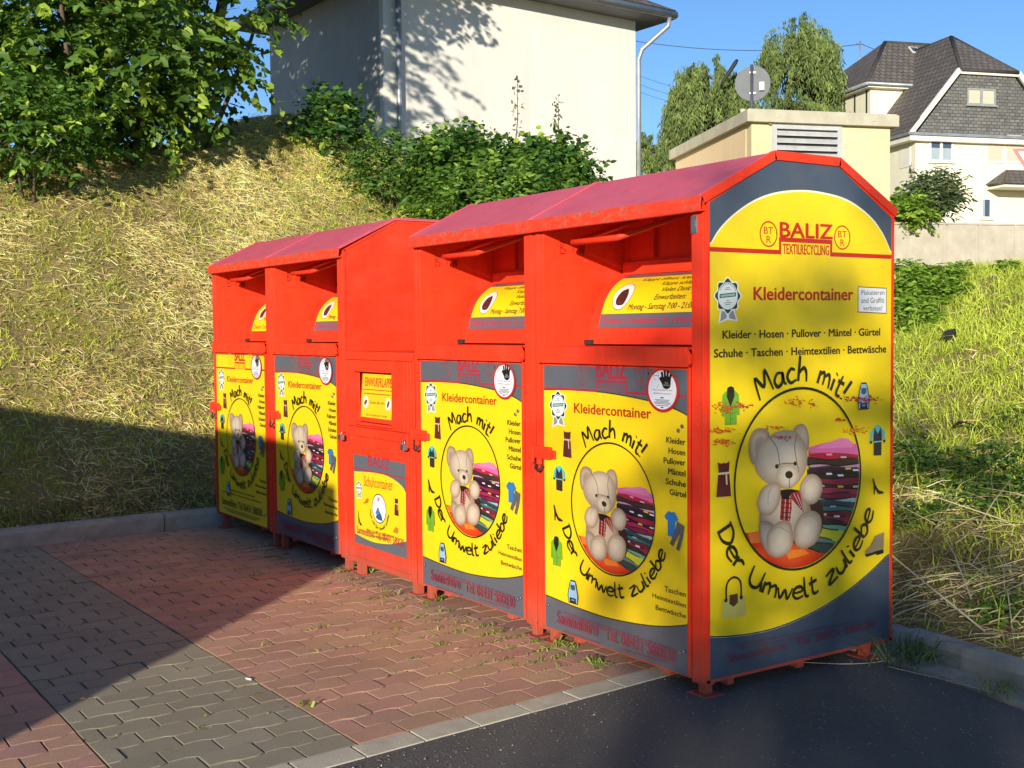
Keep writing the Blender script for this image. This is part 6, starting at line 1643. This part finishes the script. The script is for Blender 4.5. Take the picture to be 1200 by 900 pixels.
# overhead cables
M['cable'] = plain('cable', (.03, .03, .035), (.05, .05, .055), 3, .7)
def cable(p, q, sag, label, r=.018):
    p = np.array(p); q = np.array(q); P = [p*(1-k/16)+q*k/16-np.array([0, 0, sag*4*(k/16)*(1-k/16)]) for k in range(17)]
    mb = MB(); mb.tube(P, r, 5); return tag(mb.build('overhead_cable', M['cable']), label, 'cable')
cable(at(700, 40, 62), at(1007, 52, 59), .55, 'dark overhead cable running from the pale house to the roof mast')
cable(at(1008, 51, 59), at(1040, 64, 56.5), .0, 'short cable running from the roof mast down behind the tiled roof', .015)
for k, (y0_, y1_) in enumerate(((78, 104), (88, 114), (98, 122))): cable(at(700, y0_-14, 80), at(800, y1_, 92), .3, ('uppermost', 'middle', 'lowest')[k]+' of three faint distant wires left of the wide willow', .012)

# yield sign at the right edge
c = at(1207, 184, 33.0); nrm = unit(np.array([CP[0]-c[0], CP[1]-c[1], 0.0])); sd = np.cross((0, 0, 1), nrm); sd = unit(np.array(sd)); O = (c[0], c[1], 2.4)
t = thing('yield_sign', O, 'red-bordered white triangular yield sign cut by the right edge', 'traffic sign')
M['sign_red'] = plain('sign_red', (.55, .03, .02), (.62, .04, .03), 8, .4); M['sign_white'] = plain('sign_white', (.75, .75, .72), (.82, .82, .8), 8, .4)
s_ = .46; T3 = lambda k, o: [c+nrm*o+sd*x*k+np.array([0, 0, z*k]) for x, z in ((-s_, s_*.55), (s_, s_*.55), (0, -s_*1.18))]
mb = MB(); mb.prism(T3(1, 0), nrm*.01); rel(mb.build('sign_plate', M['sign_red'], t), O); mb = MB(); mb.prism(T3(.66, .0105), nrm*.003); rel(mb.build('sign_face', M['sign_white'], t), O)
mb = MB(); pz = c-nrm*.04; mb.tube([(pz[0], pz[1], 2.0), (pz[0], pz[1], c[2]+.3)], .03, 10); rel(mb.build('post', M['steel'], t), O)

# ---- house behind the viewer whose shadow lies over the left of the yard
BD = 8.0; sh = unit(SUN_H); nh = np.array([sh[1]*-1, sh[0]]); nh = np.array([.730, .683]); nh = unit(nh)   # to the right as seen along the light
corner = np.array([-3.30, .0])+sh*BD
tanE = math.tan(SUN_EL); zt = .70+BD*tanE
fr = Frame(corner, (-1, 0), (0, -1)); O = (corner[0], corner[1], 0)
t = thing('house', O, 'plain two-storey house behind the viewer', 'house')
zlow = .478+BD*tanE
mb = MB(); mb.prism([fr.p(0, .001, -.1), fr.p(14, .001, -.1), fr.p(14, .001, zlow-1.3), fr.p(2.5, .001, zlow), fr.p(0, .001, zlow)], fr.v*7.998); rel(mb.build('wall', M['cream2'], t), O)
mb = MB(); mb.prism([fr.p(0.001, 0, zlow-.3), fr.p(14, 0, zlow-1.3), fr.p(14, 0, zt-1.15), fr.p(2.4, 0, zt), fr.p(.60, 0, zt)], fr.v*8.0); rel(mb.build('roof', M['tiles'], t), O)
for k in range(4):
    mb = MB(); fr.box(mb, 2+k*3, 3.2+k*3, 8.001, 8.05, 1.2, 2.5); rel(mb.build('window', M['trim'], t), O)

# litter
def at_ground(px, py): 
    p = onplane(px, py, (0, 0, 0), (0, 0, 1)); return (p[0], p[1], float(gz(p[0])))
p = at_ground(288, 793); mb = MB(); mb.tube([(0, 0, .006), (.028, .012, .006)], .0045, 8); o = mb.build('cigarette_butt', plain('paper_white', (.7, .68, .62), (.8, .78, .7), 50)); o.location = p; tag(o, 'white cigarette butt on the grey paving band', 'litter')
p = gpt(1132, 513); mb = MB(); mb.add([(-.09, -.02, .02), (-.03, -.04, .06), (.05, -.03, .05), (.10, 0, .0), (.06, .04, .03), (-.04, .05, .05)], [(0, 1, 5), (1, 2, 4, 5), (2, 3, 4)]); o = mb.build('scrap_of_plastic', M['rubber']); o.location = tuple(p+np.array([0, 0, .05])); md = o.modifiers.new('s', 'SOLIDIFY'); md.thickness = .006; tag(o, 'black crumpled scrap lying in the grass right of the nearest container', 'litter')
p = gpt(1112, 405); mb = MB(); mb.add([(-.07, -.02, .0), (-.02, -.03, .07), (.06, .0, .09), (.04, .05, .02)], [(0, 1, 2, 3)]); o = mb.build('scrap_of_plastic', M['rubber']); o.location = tuple(p+np.array([0, 0, .05])); md = o.modifiers.new('s', 'SOLIDIFY'); md.thickness = .006; tag(o, 'small dark scrap in the grass below the nettles', 'litter')
